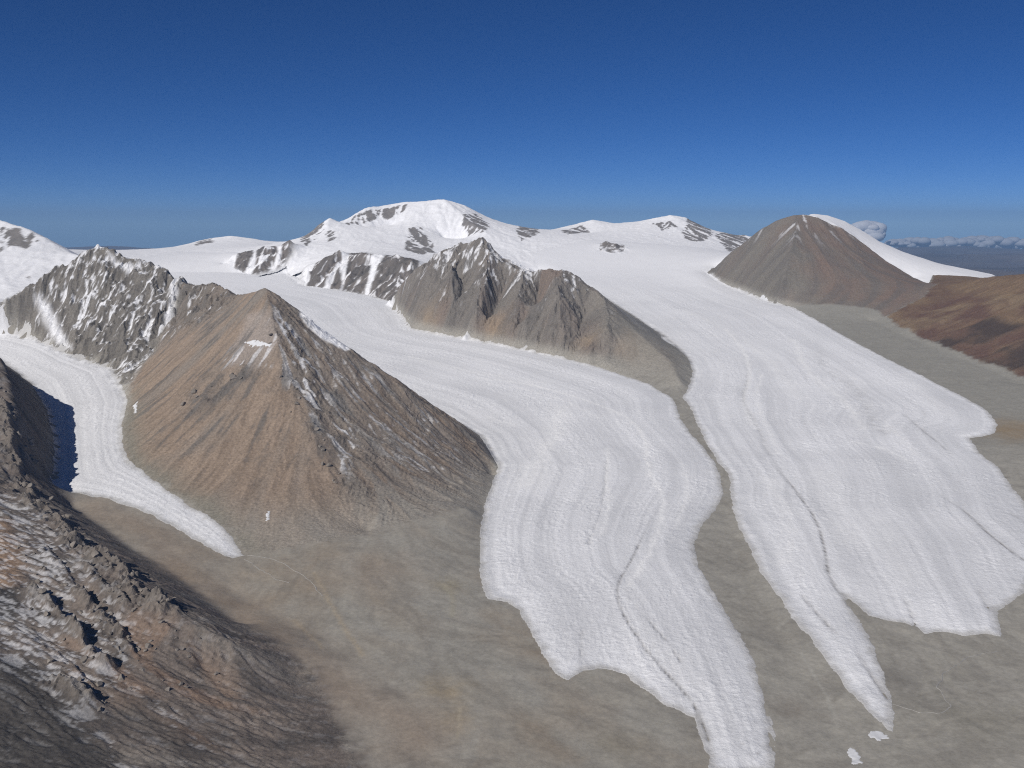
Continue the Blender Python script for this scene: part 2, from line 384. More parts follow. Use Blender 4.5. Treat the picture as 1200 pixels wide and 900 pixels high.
# ------------------------------------------------------------------ downslope streaks: smear noise along the fall line
class Window:
    def __init__(s, x0, x1, y0, y1, c, scales):
        s.x0, s.y0, s.c = x0, y0, c
        nx, ny = int((x1 - x0) / c), int((y1 - y0) / c)
        s.x1, s.y1 = x0 + nx * c, y0 + ny * c
        gx = (x0 + (np.arange(nx) + 0.5) * c).astype(F32); gy = (y0 + (np.arange(ny) + 0.5) * c).astype(F32)
        X, Y = np.meshgrid(gx, gy)
        base = cubic(HB, X, Y)
        ag = linear(A_G.astype(F32), X, Y, X0, Y0, CB); ar = linear(A_R.astype(F32), X, Y, X0, Y0, CB)
        surf = base + fbm(X, Y, 600, 3, 5) * (14 + ag * .5)
        s.S = []; D = np.zeros_like(base)
        for k, (wl, L) in enumerate(scales):
            rad = max(1, int(wl * .14 / c))
            sm = box_blur(box_blur(surf + D * 1.6, rad), rad).astype(F32)
            gy_, gx_ = np.gradient(sm, c)
            mag = np.hypot(gx_, gy_)
            if k == 0: sl = np.clip(box_blur(mag, 3) / 0.55, 0, 1.3)
            dx = (gx_ / (mag + 1e-4)).astype(F32); dy = (gy_ / (mag + 1e-4)).astype(F32)
            N = perlin(X / wl, Y / wl, 40 + k) + 0.7 * perlin(X / wl * 2.1, Y / wl * 2.1, 60 + k)
            step = max(c * 1.2, wl * 0.3); m = max(4, int(L / step))
            out = N.copy()
            for sg in (1, -1):
                px, py = X.copy(), Y.copy()
                for q in range(m):
                    vx = linear(dx, px, py, x0, y0, c); vy = linear(dy, px, py, x0, y0, c)
                    px += sg * step * vx; py += sg * step * vy
                    out += linear(N, px, py, x0, y0, c) * (1 - q / m)
            out -= out.mean(); out /= out.std() + 1e-6
            s.S.append(out.astype(F32))
            r = np.tanh(0.9 - 1.15 * np.abs(out)) * .6 + np.tanh(out * .8) * .4
            amp = np.clip(0.75 + 1.1 * fbm(X, Y, wl * 3.5, 2, 70 + k), .1, 1.7)
            D = D + ag * sl * (0.50, 0.32, 0.18)[k] * (r - r.mean()) * amp
        fa = linear(FA, X, Y, X0, Y0, CB)
        rough = drawn(X + s.S[1] * 8 * (1 - fa), Y + s.S[0] * 8 * (1 - fa), 14 * c + 50, 5, 21, fa)
        s.D = (D + ar * (0.3 + sl) * rough).astype(F32)
    def get(s, A, x, y): return linear(A, x, y, s.x0, s.y0, s.c)

WN = Window(-3200, 2300, 1300, 6700, 5.5, ((150, 380), (58, 200), (22, 110)))
WF = Window(-5600, 5600, 5600, 14200, 10.0, ((300, 600), (120, 320), (45, 160)))

def field(name, x, y, k=None):
    a = WN.get(WN.S[k] if name == 'S' else getattr(WN, name), x, y)
    b = WF.get(WF.S[k] if name == 'S' else getattr(WF, name), x, y)
    wf = smooth(6000, 6500, y)
    wf = np.where((x > 2250) | (x < -3150), 1.0, wf)
    o = a * (1 - wf) + b * wf
    if name == 'D':
        edge = smooth(-5600, -5200, x) * (1 - smooth(5200, 5600, x)) * (1 - smooth(13800, 14200, y)) * np.where(x > 2250, smooth(5600, 6000, y), 1) * smooth(1300, 1450, y)
        o = o * edge
    return o.astype(F32)

# rock ribs standing out of the near slope, traced where they show
H_BASE = lambda x, y: cubic(HB, x, y)
cast = cast0
def casts(l): return [cast(u, v) for u, v in l]

RIBS = [([(25, 560), (40, 590), (70, 612), (90, 640), (118, 655), (140, 668), (160, 690), (190, 712), (215, 722)], 46, 30),
        ([(30, 690), (60, 712), (85, 740), (110, 765), (140, 790)], 42, 16),
        ([(85, 690), (112, 716), (140, 745), (160, 775)], 38, 16), ([(95, 660), (130, 695), (160, 720)], 38, 16),
        ([(45, 790), (80, 808), (120, 830)], 42, 17), ([(50, 640), (75, 670), (95, 700)], 20, 14), ([(150, 700), (185, 728), (210, 745)], 18, 16),
        ([(2, 470), (12, 500), (18, 540), (24, 562)], 48, 24), ([(25, 740), (55, 760), (90, 790), (115, 812)], 12, 16)]
RIBW = [(xy(casts(l)), h, w) for l, h, w in RIBS]

def rib_height(x, y):
    out = np.zeros(x.shape, F32)
    near = (x < -300) & (y < 4300)
    if near.any():
        xs, ys = x[near], y[near]
        wx = xs + fbm(xs, ys, 60, 3, 301) * 14; wy = ys + fbm(xs, ys, 60, 3, 311) * 14
        crag = np.clip(.55 + .55 * ridged(xs, ys, 40, 4, 321, .55) + .9 * fbm(xs, ys, 120, 3, 325), .05, 1.4)
        acc = np.zeros(xs.shape, F32)
        for i, (l, h, w) in enumerate(RIBW):
            d, s = seg_dist(wx, wy, l, param=True)
            L = sum(math.hypot(b[0] - a[0], b[1] - a[1]) for a, b in zip(l[:-1], l[1:]))
            sd_ = seg_side(wx, wy, l)
            e = np.exp(-(d / (w * np.where(sd_ > 0, .6, 1.9))) ** 2) * smooth(-10, 60, s) * (1 - smooth(L - 60, L + 10, s))
            acc = np.maximum(acc, h * e * crag)
        out[near] = acc
    return out

def floor_relief(x, y):
    return (ridged(x, y, 130, 3, 16) * 2.6 + ridged(x + fbm(x, y, 80, 2, 18) * 30, y * .6, 48, 2, 17) * 1.2) * (y < 9300)

def height(x, y, fine=True):
    z = cubic(HB, x, y) + field('D', x, y)
    z = z + rib_height(x, y)
    if fine:
        ar = linear(A_R.astype(F32), x, y, X0, Y0, CB); fa = linear(FA, x, y, X0, Y0, CB)
        z = z + fbm(x, y, 160, 3, 3) * 3.0 + drawn(x, y, 34, 3, 9, fa) * np.clip(ar, 0, 30) * 0.30
    if fine:
        z = z + (1 - smooth(1, 4, ar)) * floor_relief(x, y)
        z = z + np.clip(ar, 0, 10) * .40 * np.clip(.6 + 1.6 * fbm(x, y, 170, 3, 19), .1, 1.2) * drawn(x, y, 17, 2, 14, fa)
    return z.astype(F32)

# ------------------------------------------------------------------ colours of ground (albedo: rock, scree, snow cover; slope shading painted in on the brown hills)
C = lambda *a: np.array(a, F32)
TAN, TAN2, GREY, GREYD, MOR, RED, OCHRE, DARK, SNOW = C(.300, .234, .180), C(.228, .176, .134), C(.225, .205, .182), C(.140, .130, .120), C(.335, .320, .284), C(.125, .078, .060), C(.195, .138, .088), C(.085, .080, .074), C(.84, .85, .88)

def mixc(a, b, t):
    return a + (b - a) * t[..., None]

def stain(x, y, px, r, st=0.5, seed=0, g=None):
    """soft patch about a photo pixel; r in metres (along x, along y)"""
    p = on(px[0], px[1], g) if g else cast(*px)
    wx = x + fbm(x, y, r[0], 3, 500 + seed) * r[0] * 0.8; wy = y + fbm(x, y, r[0], 3, 520 + seed) * r[1] * 0.8
    d = ((wx - p[0]) / r[0]) ** 2 + ((wy - p[1]) / r[1]) ** 2
    return (st * np.exp(-d)).astype(F32)

def rounded(l, n=2):
    for _ in range(n):
        o = [l[0]]
        for a, b in zip(l[:-1], l[1:]):
            o += [(.75 * a[0] + .25 * b[0], .75 * a[1] + .25 * b[1]), (.25 * a[0] + .75 * b[0], .25 * a[1] + .75 * b[1])]
        l = o + [l[-1]]
    return l

def band(x, y, px, w, g=None, soft=1.6, wob=0.5, seed=0):
    l = rounded(xy(ons(px, g)) if g else xy(casts(px)), 2 if len(px) > 2 else 0)
    wx = x + fbm(x, y, w * 5, 3, 540 + seed) * w * wob * 2; wy = y + fbm(x, y, w * 5, 3, 560 + seed) * w * wob * 2
    return np.exp(-(seg_dist(wx, wy, l) / w) ** soft).astype(F32)

def pix_poly(x, y, px, warp=40, edge=40, seed=0):
    l = xy(casts(px))
    wx = x + fbm(x, y, warp * 4, 4, 580 + seed) * warp; wy = y + fbm(x, y, warp * 4, 4, 600 + seed) * warp
    return smooth(-edge, edge, poly_sd(wx, wy, l)).astype(F32)

ROCK_PATCHES = [[(405, 262), (415, 252), (440, 246), (460, 243), (476, 239), (478, 246), (455, 256), (440, 258), (425, 262), (410, 264)],
                [(352, 285), (365, 270), (376, 259), (380, 268), (372, 278), (358, 287)],
                [(383, 270), (392, 270), (394, 280), (385, 284)],
                [(478, 268), (492, 266), (505, 282), (510, 296), (490, 298), (474, 292)],
                [(540, 252), (560, 252), (573, 262), (570, 274), (552, 276), (544, 266)],
                [(605, 270), (628, 268), (632, 274), (612, 282)], [(655, 270), (680, 264), (690, 272), (665, 276)],
                [(765, 262), (785, 260), (795, 266), (775, 270)], [(800, 270), (822, 264), (835, 276), (820, 284), (800, 280)],
                [(838, 276), (880, 276), (890, 286), (860, 300), (850, 290)],
                [(0, 268), (40, 272), (44, 284), (30, 292), (10, 288), (0, 296)], [(28, 316), (36, 314), (38, 326), (30, 328)],
                [(225, 282), (245, 279), (250, 284), (230, 288)]]

FACES = {'but1': [[(274, 318), (282, 296), (293, 290), (297, 299), (290, 314), (281, 322)], [(291, 324), (300, 305), (309, 286), (319, 287), (326, 296), (318, 314), (307, 325)], [(322, 318), (330, 298), (339, 279), (349, 287), (353, 300), (344, 315), (332, 320)], [(349, 310), (356, 296), (366, 296), (366, 312)]],
         'but2': [[(354, 340), (362, 324), (375, 305), (398, 288), (401, 300), (386, 325), (372, 343)], [(378, 344), (397, 314), (402, 330), (392, 345)], [(405, 322), (409, 298), (420, 290), (440, 296), (433, 320), (422, 350), (397, 345)], [(426, 352), (449, 301), (467, 296), (492, 305), (488, 330), (474, 356), (455, 358)]]}

def land_colour(x, y, z, slope, nz):
    n1 = fbm(x, y, 300, 4, 100); n2 = fbm(x, y, 70, 4, 110); n3 = fbm(x, y, 900, 3, 120)
    s0, s1, s2 = (field('S', x, y, k) for k in range(3))
    nb = fbm(x, y, 45, 3, 180) * .35
    W = {k: (smooth(.2, .8, linear(v, x, y, X0, Y0, CB) + nb) if k not in ('far', 'lpeak', 'mid', 'crag', 'crag2') else linear(v, x, y, X0, Y0, CB)) for k, v in R.items()}
    fa = linear(FA, x, y, X0, Y0, CB)
    hollow = -(drawn(x, y, 34, 3, 9, fa) + .5 * drawn(x, y, 17, 2, 14, fa))
    one = np.ones(x.shape, F32)
    # valley floor and moraine
    col = np.broadcast_to(MOR, x.shape + (3,)).copy()
    s0c = np.where((x > 2250) & (y < 5700), 0, s0); s1c = np.where((x > 2250) & (y < 5700), 0, s1); s2c = np.where((x > 2250) & (y < 5700), 0, s2)
    col = mixc(col, C(.255, .205, .152), np.clip(0.15 + n1 * 0.8 + n3 * 0.6 + .12 * s0c, 0, 0.7) * (1 - smooth(3000, 4200, y)) * (1 - smooth(200, 700, x)))
    col = mixc(col, C(.30, .285, .245), np.clip(.10 * s1c + .08 * s2c + .5 * fbm(x, y, 40, 4, 130), 0, .5))
    col = mixc(col, C(.155, .140, .118), np.clip(-.12 * s1c - .10 * s2c - .7 * n1 + .35 * fbm(x, y, 130, 4, 131), 0, .28))
    col = mixc(col, GREYD, np.clip(n2 * 0.5, 0, 0.2))
    col = mixc(col, C(.255, .248, .222), .75 * smooth(1400, 1900, x) * smooth(4300, 5200, y))
    near = (y < 5500)
    if near.any():
        xs, ys = x[near], y[near]; c = col[near]
        for i, (p, r, st, k) in enumerate([((520, 815), (70, 60), .8, C(.32, .265, .185)), ((535, 850), (40, 60), .5, C(.32, .265, .185)), ((528, 690), (45, 60), .6, C(.30, .265, .19)), ((455, 820), (40, 40), .6, GREYD),
                                           ((1180, 505), (160, 220), .8, C(.27, .20, .12)), ((440, 680), (150, 160), .35, C(.28, .215, .16)), ((1040, 790), (90, 90), .4, GREYD), ((930, 830), (60, 60), .5, C(.19, .165, .14)),
                                           ((720, 880), (70, 60), .5, C(.23, .20, .15)), ((1150, 850), (140, 90), .5, C(.20, .185, .15))]):
            c = mixc(c, k, stain(xs, ys, p, r, st, i, G))
        c = mixc(c, C(.275, .205, .150), 0.5 * band(xs, ys, [(120, 600), (180, 640), (250, 690), (330, 740), (420, 800), (470, 850)], 110, lambda q: G(q) + 60, seed=3))
        for i, (px_, w_, st_, k_) in enumerate([([(368, 682), (385, 710), (405, 745), (425, 775)], 7, .7, C(.38, .32, .235)), ([(345, 735), (362, 752), (378, 770)], 6, .6, C(.38, .31, .22)), ([(520, 690), (532, 705), (530, 725)], 9, .5, C(.36, .33, .25)),
                                               ([(538, 838), (540, 858), (532, 880)], 4, .6, C(.42, .37, .28)), ([(940, 765), (958, 795), (972, 818), (982, 850)], 4, .5, C(.42, .41, .37)), ([(1010, 722), (1040, 750), (1052, 790)], 7, .4, C(.2, .19, .17)),
                                               ([(440, 640), (470, 690), (500, 760), (520, 830)], 16, .35, C(.21, .19, .165)), ([(860, 625), (880, 690), (930, 770)], 14, .3, C(.24, .225, .195)), ([(1090, 800), (1130, 850), (1190, 880)], 10, .4, C(.22, .21, .18)), ([(1060, 870), (1110, 845), (1160, 835)], 6, .4, C(.38, .36, .31))]):
            c = mixc(c, k_, st_ * band(xs, ys, px_, w_, G, seed=20 + i))
        col[near] = c
    # pyramid: tan scree on its left face, grey and snow-dusted rock on its right
    w = W['pyr']
    if (w > .01).any():
        m = w > .01; xs, ys, zs = x[m], y[m], z[m]
        ar = seg_side(xs, ys, C_PYR_ARETE)
        c = mixc(np.broadcast_to(TAN, xs.shape + (3,)), TAN2, np.clip(0.45 + 0.30 * s1[m] + 0.25 * s2[m], 0, 1))
        c = mixc(c, GREY, np.clip(0.25 * s0[m] + 0.5 * n1[m] + 0.05, 0, 0.6))
        hgt = smooth(450, 900, zs)
        c = mixc(c, GREY, hgt * np.clip(0.35 + 0.3 * s1[m], 0, .8))
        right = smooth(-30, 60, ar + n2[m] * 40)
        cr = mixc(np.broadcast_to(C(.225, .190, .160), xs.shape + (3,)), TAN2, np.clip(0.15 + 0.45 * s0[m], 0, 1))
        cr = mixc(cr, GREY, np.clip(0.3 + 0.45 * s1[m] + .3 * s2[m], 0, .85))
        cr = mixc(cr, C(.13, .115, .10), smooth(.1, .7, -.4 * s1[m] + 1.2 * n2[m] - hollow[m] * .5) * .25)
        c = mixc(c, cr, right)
        c = mixc(c, GREYD, smooth(-.25, .6, .35 * s1[m] + 1.6 * n2[m]) * 0.8 * pix_poly(xs, ys, [(205, 480), (235, 450), (265, 430), (305, 430), (290, 455), (250, 475), (215, 490)], 40, 30, 1))
        c = mixc(c, C(.33, .29, .26), 0.7 * pix_poly(xs, ys, [(290, 370), (318, 365), (330, 400), (305, 432), (268, 430), (275, 405)], 30, 25, 2))
        c = mixc(c, mixc(np.broadcast_to(C(.20, .175, .15), xs.shape + (3,)), C(.12, .108, .098), np.clip(.5 + 1.5 * n2[m], 0, 1)), W['crag2'][m] * .8)
        cg = W['crag'][m]
        c = mixc(c, mixc(np.broadcast_to(C(.21, .185, .16), xs.shape + (3,)), C(.14, .125, .11), np.clip(.4 + n2[m], 0, 1)), cg * .85)
        sncrag = cg * smooth(.35, .9, .3 * s2[m] + n2[m] + .9 * fbm(xs, ys, 26, 3, 141)) * .75
        dust = pix_poly(xs, ys, [(318, 345), (345, 385), (385, 450), (420, 520), (410, 560), (370, 500), (335, 440), (320, 400)], 50, 50, 3)
        dust = np.maximum(dust, 0.6 * pix_poly(xs, ys, [(340, 375), (400, 405), (520, 500), (550, 560), (480, 560), (400, 470)], 60, 60, 4))
        sn = smooth(0.35, 1.25, s2[m] * 0.75 + s1[m] * 0.55 + n2[m] * 0.9 + .8 * hollow[m] + dust * 0.9 - 0.5) * dust
        strip = pix_poly(xs, ys, [(345, 362), (362, 374), (410, 410), (405, 413), (375, 395), (352, 372)], 6, 12, 5)
        sn = np.maximum(sn * 0.62, strip * 0.95)
        sn = np.maximum(sn, 0.5 * smooth(0.2, 0.9, s2[m] + n2[m]) * pix_poly(xs, ys, [(268, 408), (320, 408), (318, 432), (262, 432)], 20, 20, 6))
        sn = np.maximum(sn, sncrag)
        c = mixc(c, SNOW, np.clip(sn, 0, 1))
        c = mixc(c, GREYD, .7 * smooth(.12, .5, fbm(xs, ys, 180, 5, 143, .6) + .2 * s1[m] + .12 * s2[m]) * smooth(180, 380, zs))
        toe = smooth(230, 120, zs)
        c = mixc(c, MOR, toe * 0.6)
        c = mixc(c, C(.215, .205, .17), .85 * band(xs, ys, [(152, 470), (148, 510), (158, 545), (195, 572), (255, 612), (290, 648)], 55, G1, seed=8))
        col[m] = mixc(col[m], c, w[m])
    # rock and snow mountain at the head of the side glacier
    w = W['snowmt']
    if (w > .01).any():
        m = w > .01
        c = mixc(np.broadcast_to(C(.20, .185, .165), x[m].shape + (3,)), C(.13, .12, .108), np.clip(.4 + n2[m] * 1.2, 0, 1))
        cv = 0.22 * s1[m] + 0.30 * s2[m] + 0.9 * n2[m] + .6 * fbm(x[m], y[m], 30, 4, 140, .65) + 1.1 * hollow[m] + 1.2 * (nz[m] - 0.80) + 0.0004 * (z[m] - 800)
        sn = smooth(-0.12, 0.45, cv)
        sn = np.maximum(sn, pix_poly(x[m], y[m], [(40, 345), (55, 352), (75, 390), (85, 412), (70, 405), (48, 370)], 8, 18, 7))
        sn = np.maximum(sn, pix_poly(x[m], y[m], [(198, 330), (215, 340), (208, 360), (195, 385), (185, 390), (200, 355)], 8, 14, 8))
        sn = np.maximum(sn, pix_poly(x[m], y[m], [(125, 296), (165, 315), (150, 318), (130, 305)], 8, 14, 9))
        back = smooth(6150, 6350, y[m])
        c = mixc(c, SNOW, np.clip(np.maximum(sn * 0.86, back), 0, 1))
        col[m] = mixc(col[m], c, w[m])
    # near slope
    w = W['fore']
    if (w > .01).any():
        m = w > .01; xs, ys = x[m], y[m]
        c = mixc(np.broadcast_to(C(.178, .150, .130), xs.shape + (3,)), C(.100, .088, .080), np.clip(0.45 + 0.35 * s1[m] + .8 * n2[m], 0, 1))
        c = mixc(c, GREY, np.clip(0.3 * s0[m] + n1[m] * .5, 0, .6))
        c = mixc(c, C(.27, .185, .125), 0.8 * pix_poly(xs, ys, [(-40, 600), (8, 610), (28, 650), (22, 690), (-40, 690)], 30, 40, 11))
        c = mixc(c, C(.225, .150, .105), 0.6 * smooth(0.0, 0.8, s0[m] + n1[m]) * pix_poly(xs, ys, [(40, 680), (140, 700), (260, 790), (330, 860), (250, 880), (140, 820), (60, 760)], 50, 60, 12))
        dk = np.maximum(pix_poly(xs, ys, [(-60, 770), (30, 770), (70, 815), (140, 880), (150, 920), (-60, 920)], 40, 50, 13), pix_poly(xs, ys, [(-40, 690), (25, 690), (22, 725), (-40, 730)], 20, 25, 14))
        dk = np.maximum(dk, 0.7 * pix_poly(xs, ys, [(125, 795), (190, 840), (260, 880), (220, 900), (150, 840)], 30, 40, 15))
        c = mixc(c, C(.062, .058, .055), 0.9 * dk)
        dust = 0.2 + 0.8 * pix_poly(xs, ys, [(-60, 560), (40, 590), (100, 660), (160, 720), (150, 790), (100, 830), (40, 790), (-60, 760)], 60, 90, 16)
        dust = np.maximum(dust, 0.7 * band(xs, ys, [(60, 800), (110, 860), (150, 900)], 40, seed=6))
        dust = np.maximum(dust, 0.55 * band(xs, ys, [(130, 790), (190, 830), (240, 880)], 35, seed=7))
        sn = smooth(0.2, 0.8, .9 * fbm(xs, ys, 11, 2, 155) + 0.12 * s1[m] + 0.22 * s2[m] + 0.6 * n2[m] + .9 * fbm(xs, ys, 26, 4, 150, .8) + 1.5 * hollow[m] + dust * 0.5 - 0.05) * dust
        c = mixc(c, SNOW, np.clip(sn * 0.40, 0, .8))
        c = mixc(c, C(.175, .155, .135), 0.7 * smooth(8, 24, rib_height(xs, ys)))
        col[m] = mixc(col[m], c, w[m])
    # middle ridge
    w = W['mid']
    if (w > .01).any():
        m = w > .01
        c = mixc(np.broadcast_to(C(.200, .182, .162), x[m].shape + (3,)), C(.205, .160, .132), np.clip(.25 * s0[m] + n1[m] * 1.2, 0, .75))
        c = mixc(c, C(.135, .125, .115), np.clip(.25 + .35 * s1[m], 0, .7))
        c = mixc(c, C(.31, .235, .16), .6 * np.clip(stain(x[m], y[m], (497, 380), (110, 110), 1, 1) + stain(x[m], y[m], (580, 385), (100, 100), 1, 2) + stain(x[m], y[m], (690, 400), (90, 90), .8, 3), 0, 1))
        c = mixc(c, C(.245, .185, .130), 0.7 * pix_poly(x[m], y[m], [(735, 385), (790, 415), (808, 440), (790, 455), (745, 435), (720, 410)], 40, 50, 21))
        sn = smooth(0.35, 1.2, .4 * s2[m] + .3 * s1[m] + n2[m] + .9 * hollow[m] + 0.0022 * (z[m] - 850)) * smooth(520, 850, z[m])
        c = mixc(c, SNOW, np.clip(sn * .8, 0, .9))
        c = mixc(c, MOR, smooth(90, 15, z[m] - G(y[m])) * .8)
        # the side turned away from the near valley keeps its snow
        c = mixc(c, SNOW, smooth(20, 90, seg_side(x[m], y[m], C_MID) - 60 + n2[m] * 60) * .9 * smooth(1100, 500, x[m]))
        col[m] = mixc(col[m], c, w[m])
    for k in ('but1', 'but2', 'nun'):
        w = W[k]
        if (w > .01).any():
            m = w > .01
            c = mixc(np.broadcast_to(C(.185, .165, .150), x[m].shape + (3,)), C(.120, .112, .105), np.clip(.4 + .35 * s1[m], 0, 1))
            if k == 'nun':
                sn = smooth(-.1, .4, .9 * n2[m] + 1.6 * (nz[m] - .86))
            else:
                rk = np.zeros(x[m].shape, F32)
                for i, p in enumerate(FACES[k]):
                    rk = np.maximum(rk, pix_poly(x[m], y[m], p, 14, 16, i))
                sn = 1 - rk * smooth(-.75, -.2, .3 * s1[m] - .35 * s2[m] - n2[m] * .8)
            c = mixc(c, SNOW, sn)
            col[m] = mixc(col[m], c, w[m])
    # high snow mountains
    w = np.clip(W['far'] + W['lpeak'], 0, 1)
    if (w > .01).any():
        m = w > .01; xs, ys = x[m], y[m]
        rock = np.zeros(xs.shape, F32)
        for i, p in enumerate(ROCK_PATCHES):
            rock = np.maximum(rock, pix_poly(xs, ys, p, 45, 45, i % 7))
        rk = smooth(0.42, 0.66, rock * (0.85 + .35 * s1[m] + .35 * s2[m] + .6 * n2[m] + .8 * fbm(xs, ys, 45, 3, 145, .7)))
        c = mixc(np.broadcast_to(SNOW, xs.shape + (3,)), mixc(np.broadcast_to(C(.19, .17, .155), xs.shape + (3,)), GREYD, np.clip(.5 + n2[m], 0, 1)), rk * .92)
        plain = smooth(3000, 3900, xs) * smooth(11000, 11800, ys)
        c = mixc(c, TAN2, plain)
        col[m] = mixc(col[m], c, w[m])
    # right-hand mountain
    w = W['rmt']
    if (w > .01).any():
        m = w > .01
        t = smooth(2300, 3200, x[m] + n1[m] * 300)
        c = mixc(np.broadcast_to(C(.185, .170, .148), x[m].shape + (3,)), C(.200, .150, .122), np.clip(t * .8 + .15 * s0[m] + .4 * n1[m], 0, 1))
        c = mixc(c, GREYD, np.clip(.2 + .3 * s1[m], 0, .6))
        sn = smooth(.5, 1.3, .5 * s2[m] + .6 * s1[m] + n2[m]) * smooth(1000, 1280, z[m]) * .55
        c = mixc(c, SNOW, sn)
        c = mixc(c, MOR, smooth(70, 10, z[m] - G(y[m])) * .8)
        col[m] = mixc(col[m], c, w[m])
    # brown hills
    w = W['brown']
    if (w > .01).any():
        m = w > .01
        t = np.clip(.5 + n1[m] * 1.6 + .15 * s0[m], 0, 1)
        c = mixc(np.broadcast_to(RED, x[m].shape + (3,)), OCHRE, t)
        c = mixc(c, C(.095, .065, .052), smooth(.1, .6, fbm(x[m], y[m], 700, 4, 160) + .12 * s0[m]) * .8)
        c = mixc(c, OCHRE, smooth(650, 830, z[m]) * .6)
        c = mixc(c, C(.060, .046, .040), .9 * smooth(-.3, .3, n1[m] + .2 * s0[m]) * pix_poly(x[m], y[m], [(1070, 400), (1110, 385), (1160, 372), (1215, 385), (1215, 440), (1150, 425), (1100, 410)], 90, 60, 31))  # slope shading painted into the albedo as a dark patch
        c = mixc(c, C(.235, .180, .12), .6 * smooth(-.2, .4, n1[m]) * pix_poly(x[m], y[m], [(1040, 385), (1090, 360), (1200, 345), (1200, 362), (1110, 378), (1060, 396)], 70, 50, 32))
        col[m] = mixc(col[m], c, w[m])
    return np.clip(col * (1 + 0.10 * fbm(x, y, 16, 2, 170))[..., None], .02, .92)

# ------------------------------------------------------------------ materials
def new_mat(name):
    m = bpy.data.materials.new(name); m.use_nodes = True
    nt = m.node_tree; nt.nodes.clear()
    out = nt.nodes.new('ShaderNodeOutputMaterial')
    b = nt.nodes.new('ShaderNodeBsdfPrincipled')
    nt.links.new(b.outputs[0], out.inputs[0])
    return m, nt, b

def noise_node(nt, scale, detail=4, rough=.55, stretch=None):
    tc = nt.nodes.new('ShaderNodeTexCoord')
    n = nt.nodes.new('ShaderNodeTexNoise')
    n.inputs['Scale'].default_value = scale; n.inputs['Detail'].default_value = detail; n.inputs['Roughness'].default_value = rough
    src = tc.outputs['Object']
    if stretch:
        mp = nt.nodes.new('ShaderNodeMapping'); mp.inputs['Scale'].default_value = stretch
        nt.links.new(src, mp.inputs[0]); src = mp.outputs[0]
    nt.links.new(src, n.inputs['Vector'])
    return n.outputs[0]

def surface_mat(name, grain, grain_amt, bump_scale, bump_m, rough, spec=.15):
    m, nt, b = new_mat(name)
    at_ = nt.nodes.new('ShaderNodeAttribute'); at_.attribute_name = 'albedo'
    g = noise_node(nt, grain, 6, .72)
    mr = nt.nodes.new('ShaderNodeMapRange')
    mr.inputs['From Min'].default_value = .38; mr.inputs['From Max'].default_value = .62
    mr.inputs['To Min'].default_value = 1 - grain_amt; mr.inputs['To Max'].default_value = 1 + grain_amt
    nt.links.new(g, mr.inputs['Value'])
    mx = nt.nodes.new('ShaderNodeVectorMath'); mx.operation = 'SCALE'
    nt.links.new(at_.outputs['Color'], mx.inputs[0]); nt.links.new(mr.outputs[0], mx.inputs['Scale'])
    nt.links.new(mx.outputs[0], b.inputs['Base Color'])
    bn = noise_node(nt, bump_scale, 6, .70)
    bp = nt.nodes.new('ShaderNodeBump'); bp.inputs['Strength'].default_value = 1.0; bp.inputs['Distance'].default_value = bump_m
    nt.links.new(bn, bp.inputs['Height']); nt.links.new(bp.outputs[0], b.inputs['Normal'])
    b.inputs['Roughness'].default_value = rough
    b.inputs['Specular IOR Level'].default_value = spec
    return m

M_ROCK = surface_mat('rock_and_scree', .10, .20, .05, 3.8, .95)
M_GROUND = surface_mat('moraine_gravel', .08, .09, .045, 1.8, .95)
M_FARROCK = surface_mat('far_rock_and_snow', .03, .05, .016, 6.0, .9)
M_ICE = surface_mat('glacier_ice', .06, .04, .11, 3.2, .7, .25)
M_SNOW = surface_mat('snow', .02, .02, .012, 5.0, .75, .2)

def plain_mat(name, col, rough=.9, scale=.2, amt=.15):
    m, nt, b = new_mat(name)
    r = nt.nodes.new('ShaderNodeValToRGB')
    r.color_ramp.elements[0].position = .3; r.color_ramp.elements[1].position = .7
    r.color_ramp.elements[0].color = tuple(c * (1 - amt) for c in col) + (1,)
    r.color_ramp.elements[1].color = tuple(min(.92, c * (1 + amt)) for c in col) + (1,)
    nt.links.new(noise_node(nt, scale), r.inputs[0]); nt.links.new(r.outputs[0], b.inputs['Base Color'])
    b.inputs['Roughness'].default_value = rough; b.inputs['Specular IOR Level'].default_value = .2
    return m

# ------------------------------------------------------------------ mesh makers
def link(ob, label=None, cat=None, kind=None, group=None, parent=None):
    scene.collection.objects.link(ob)
    if label: ob['label'] = label
    if cat: ob['category'] = cat
    if kind: ob['kind'] = kind
    if group: ob['group'] = group
    if parent: ob.parent = parent
    return ob

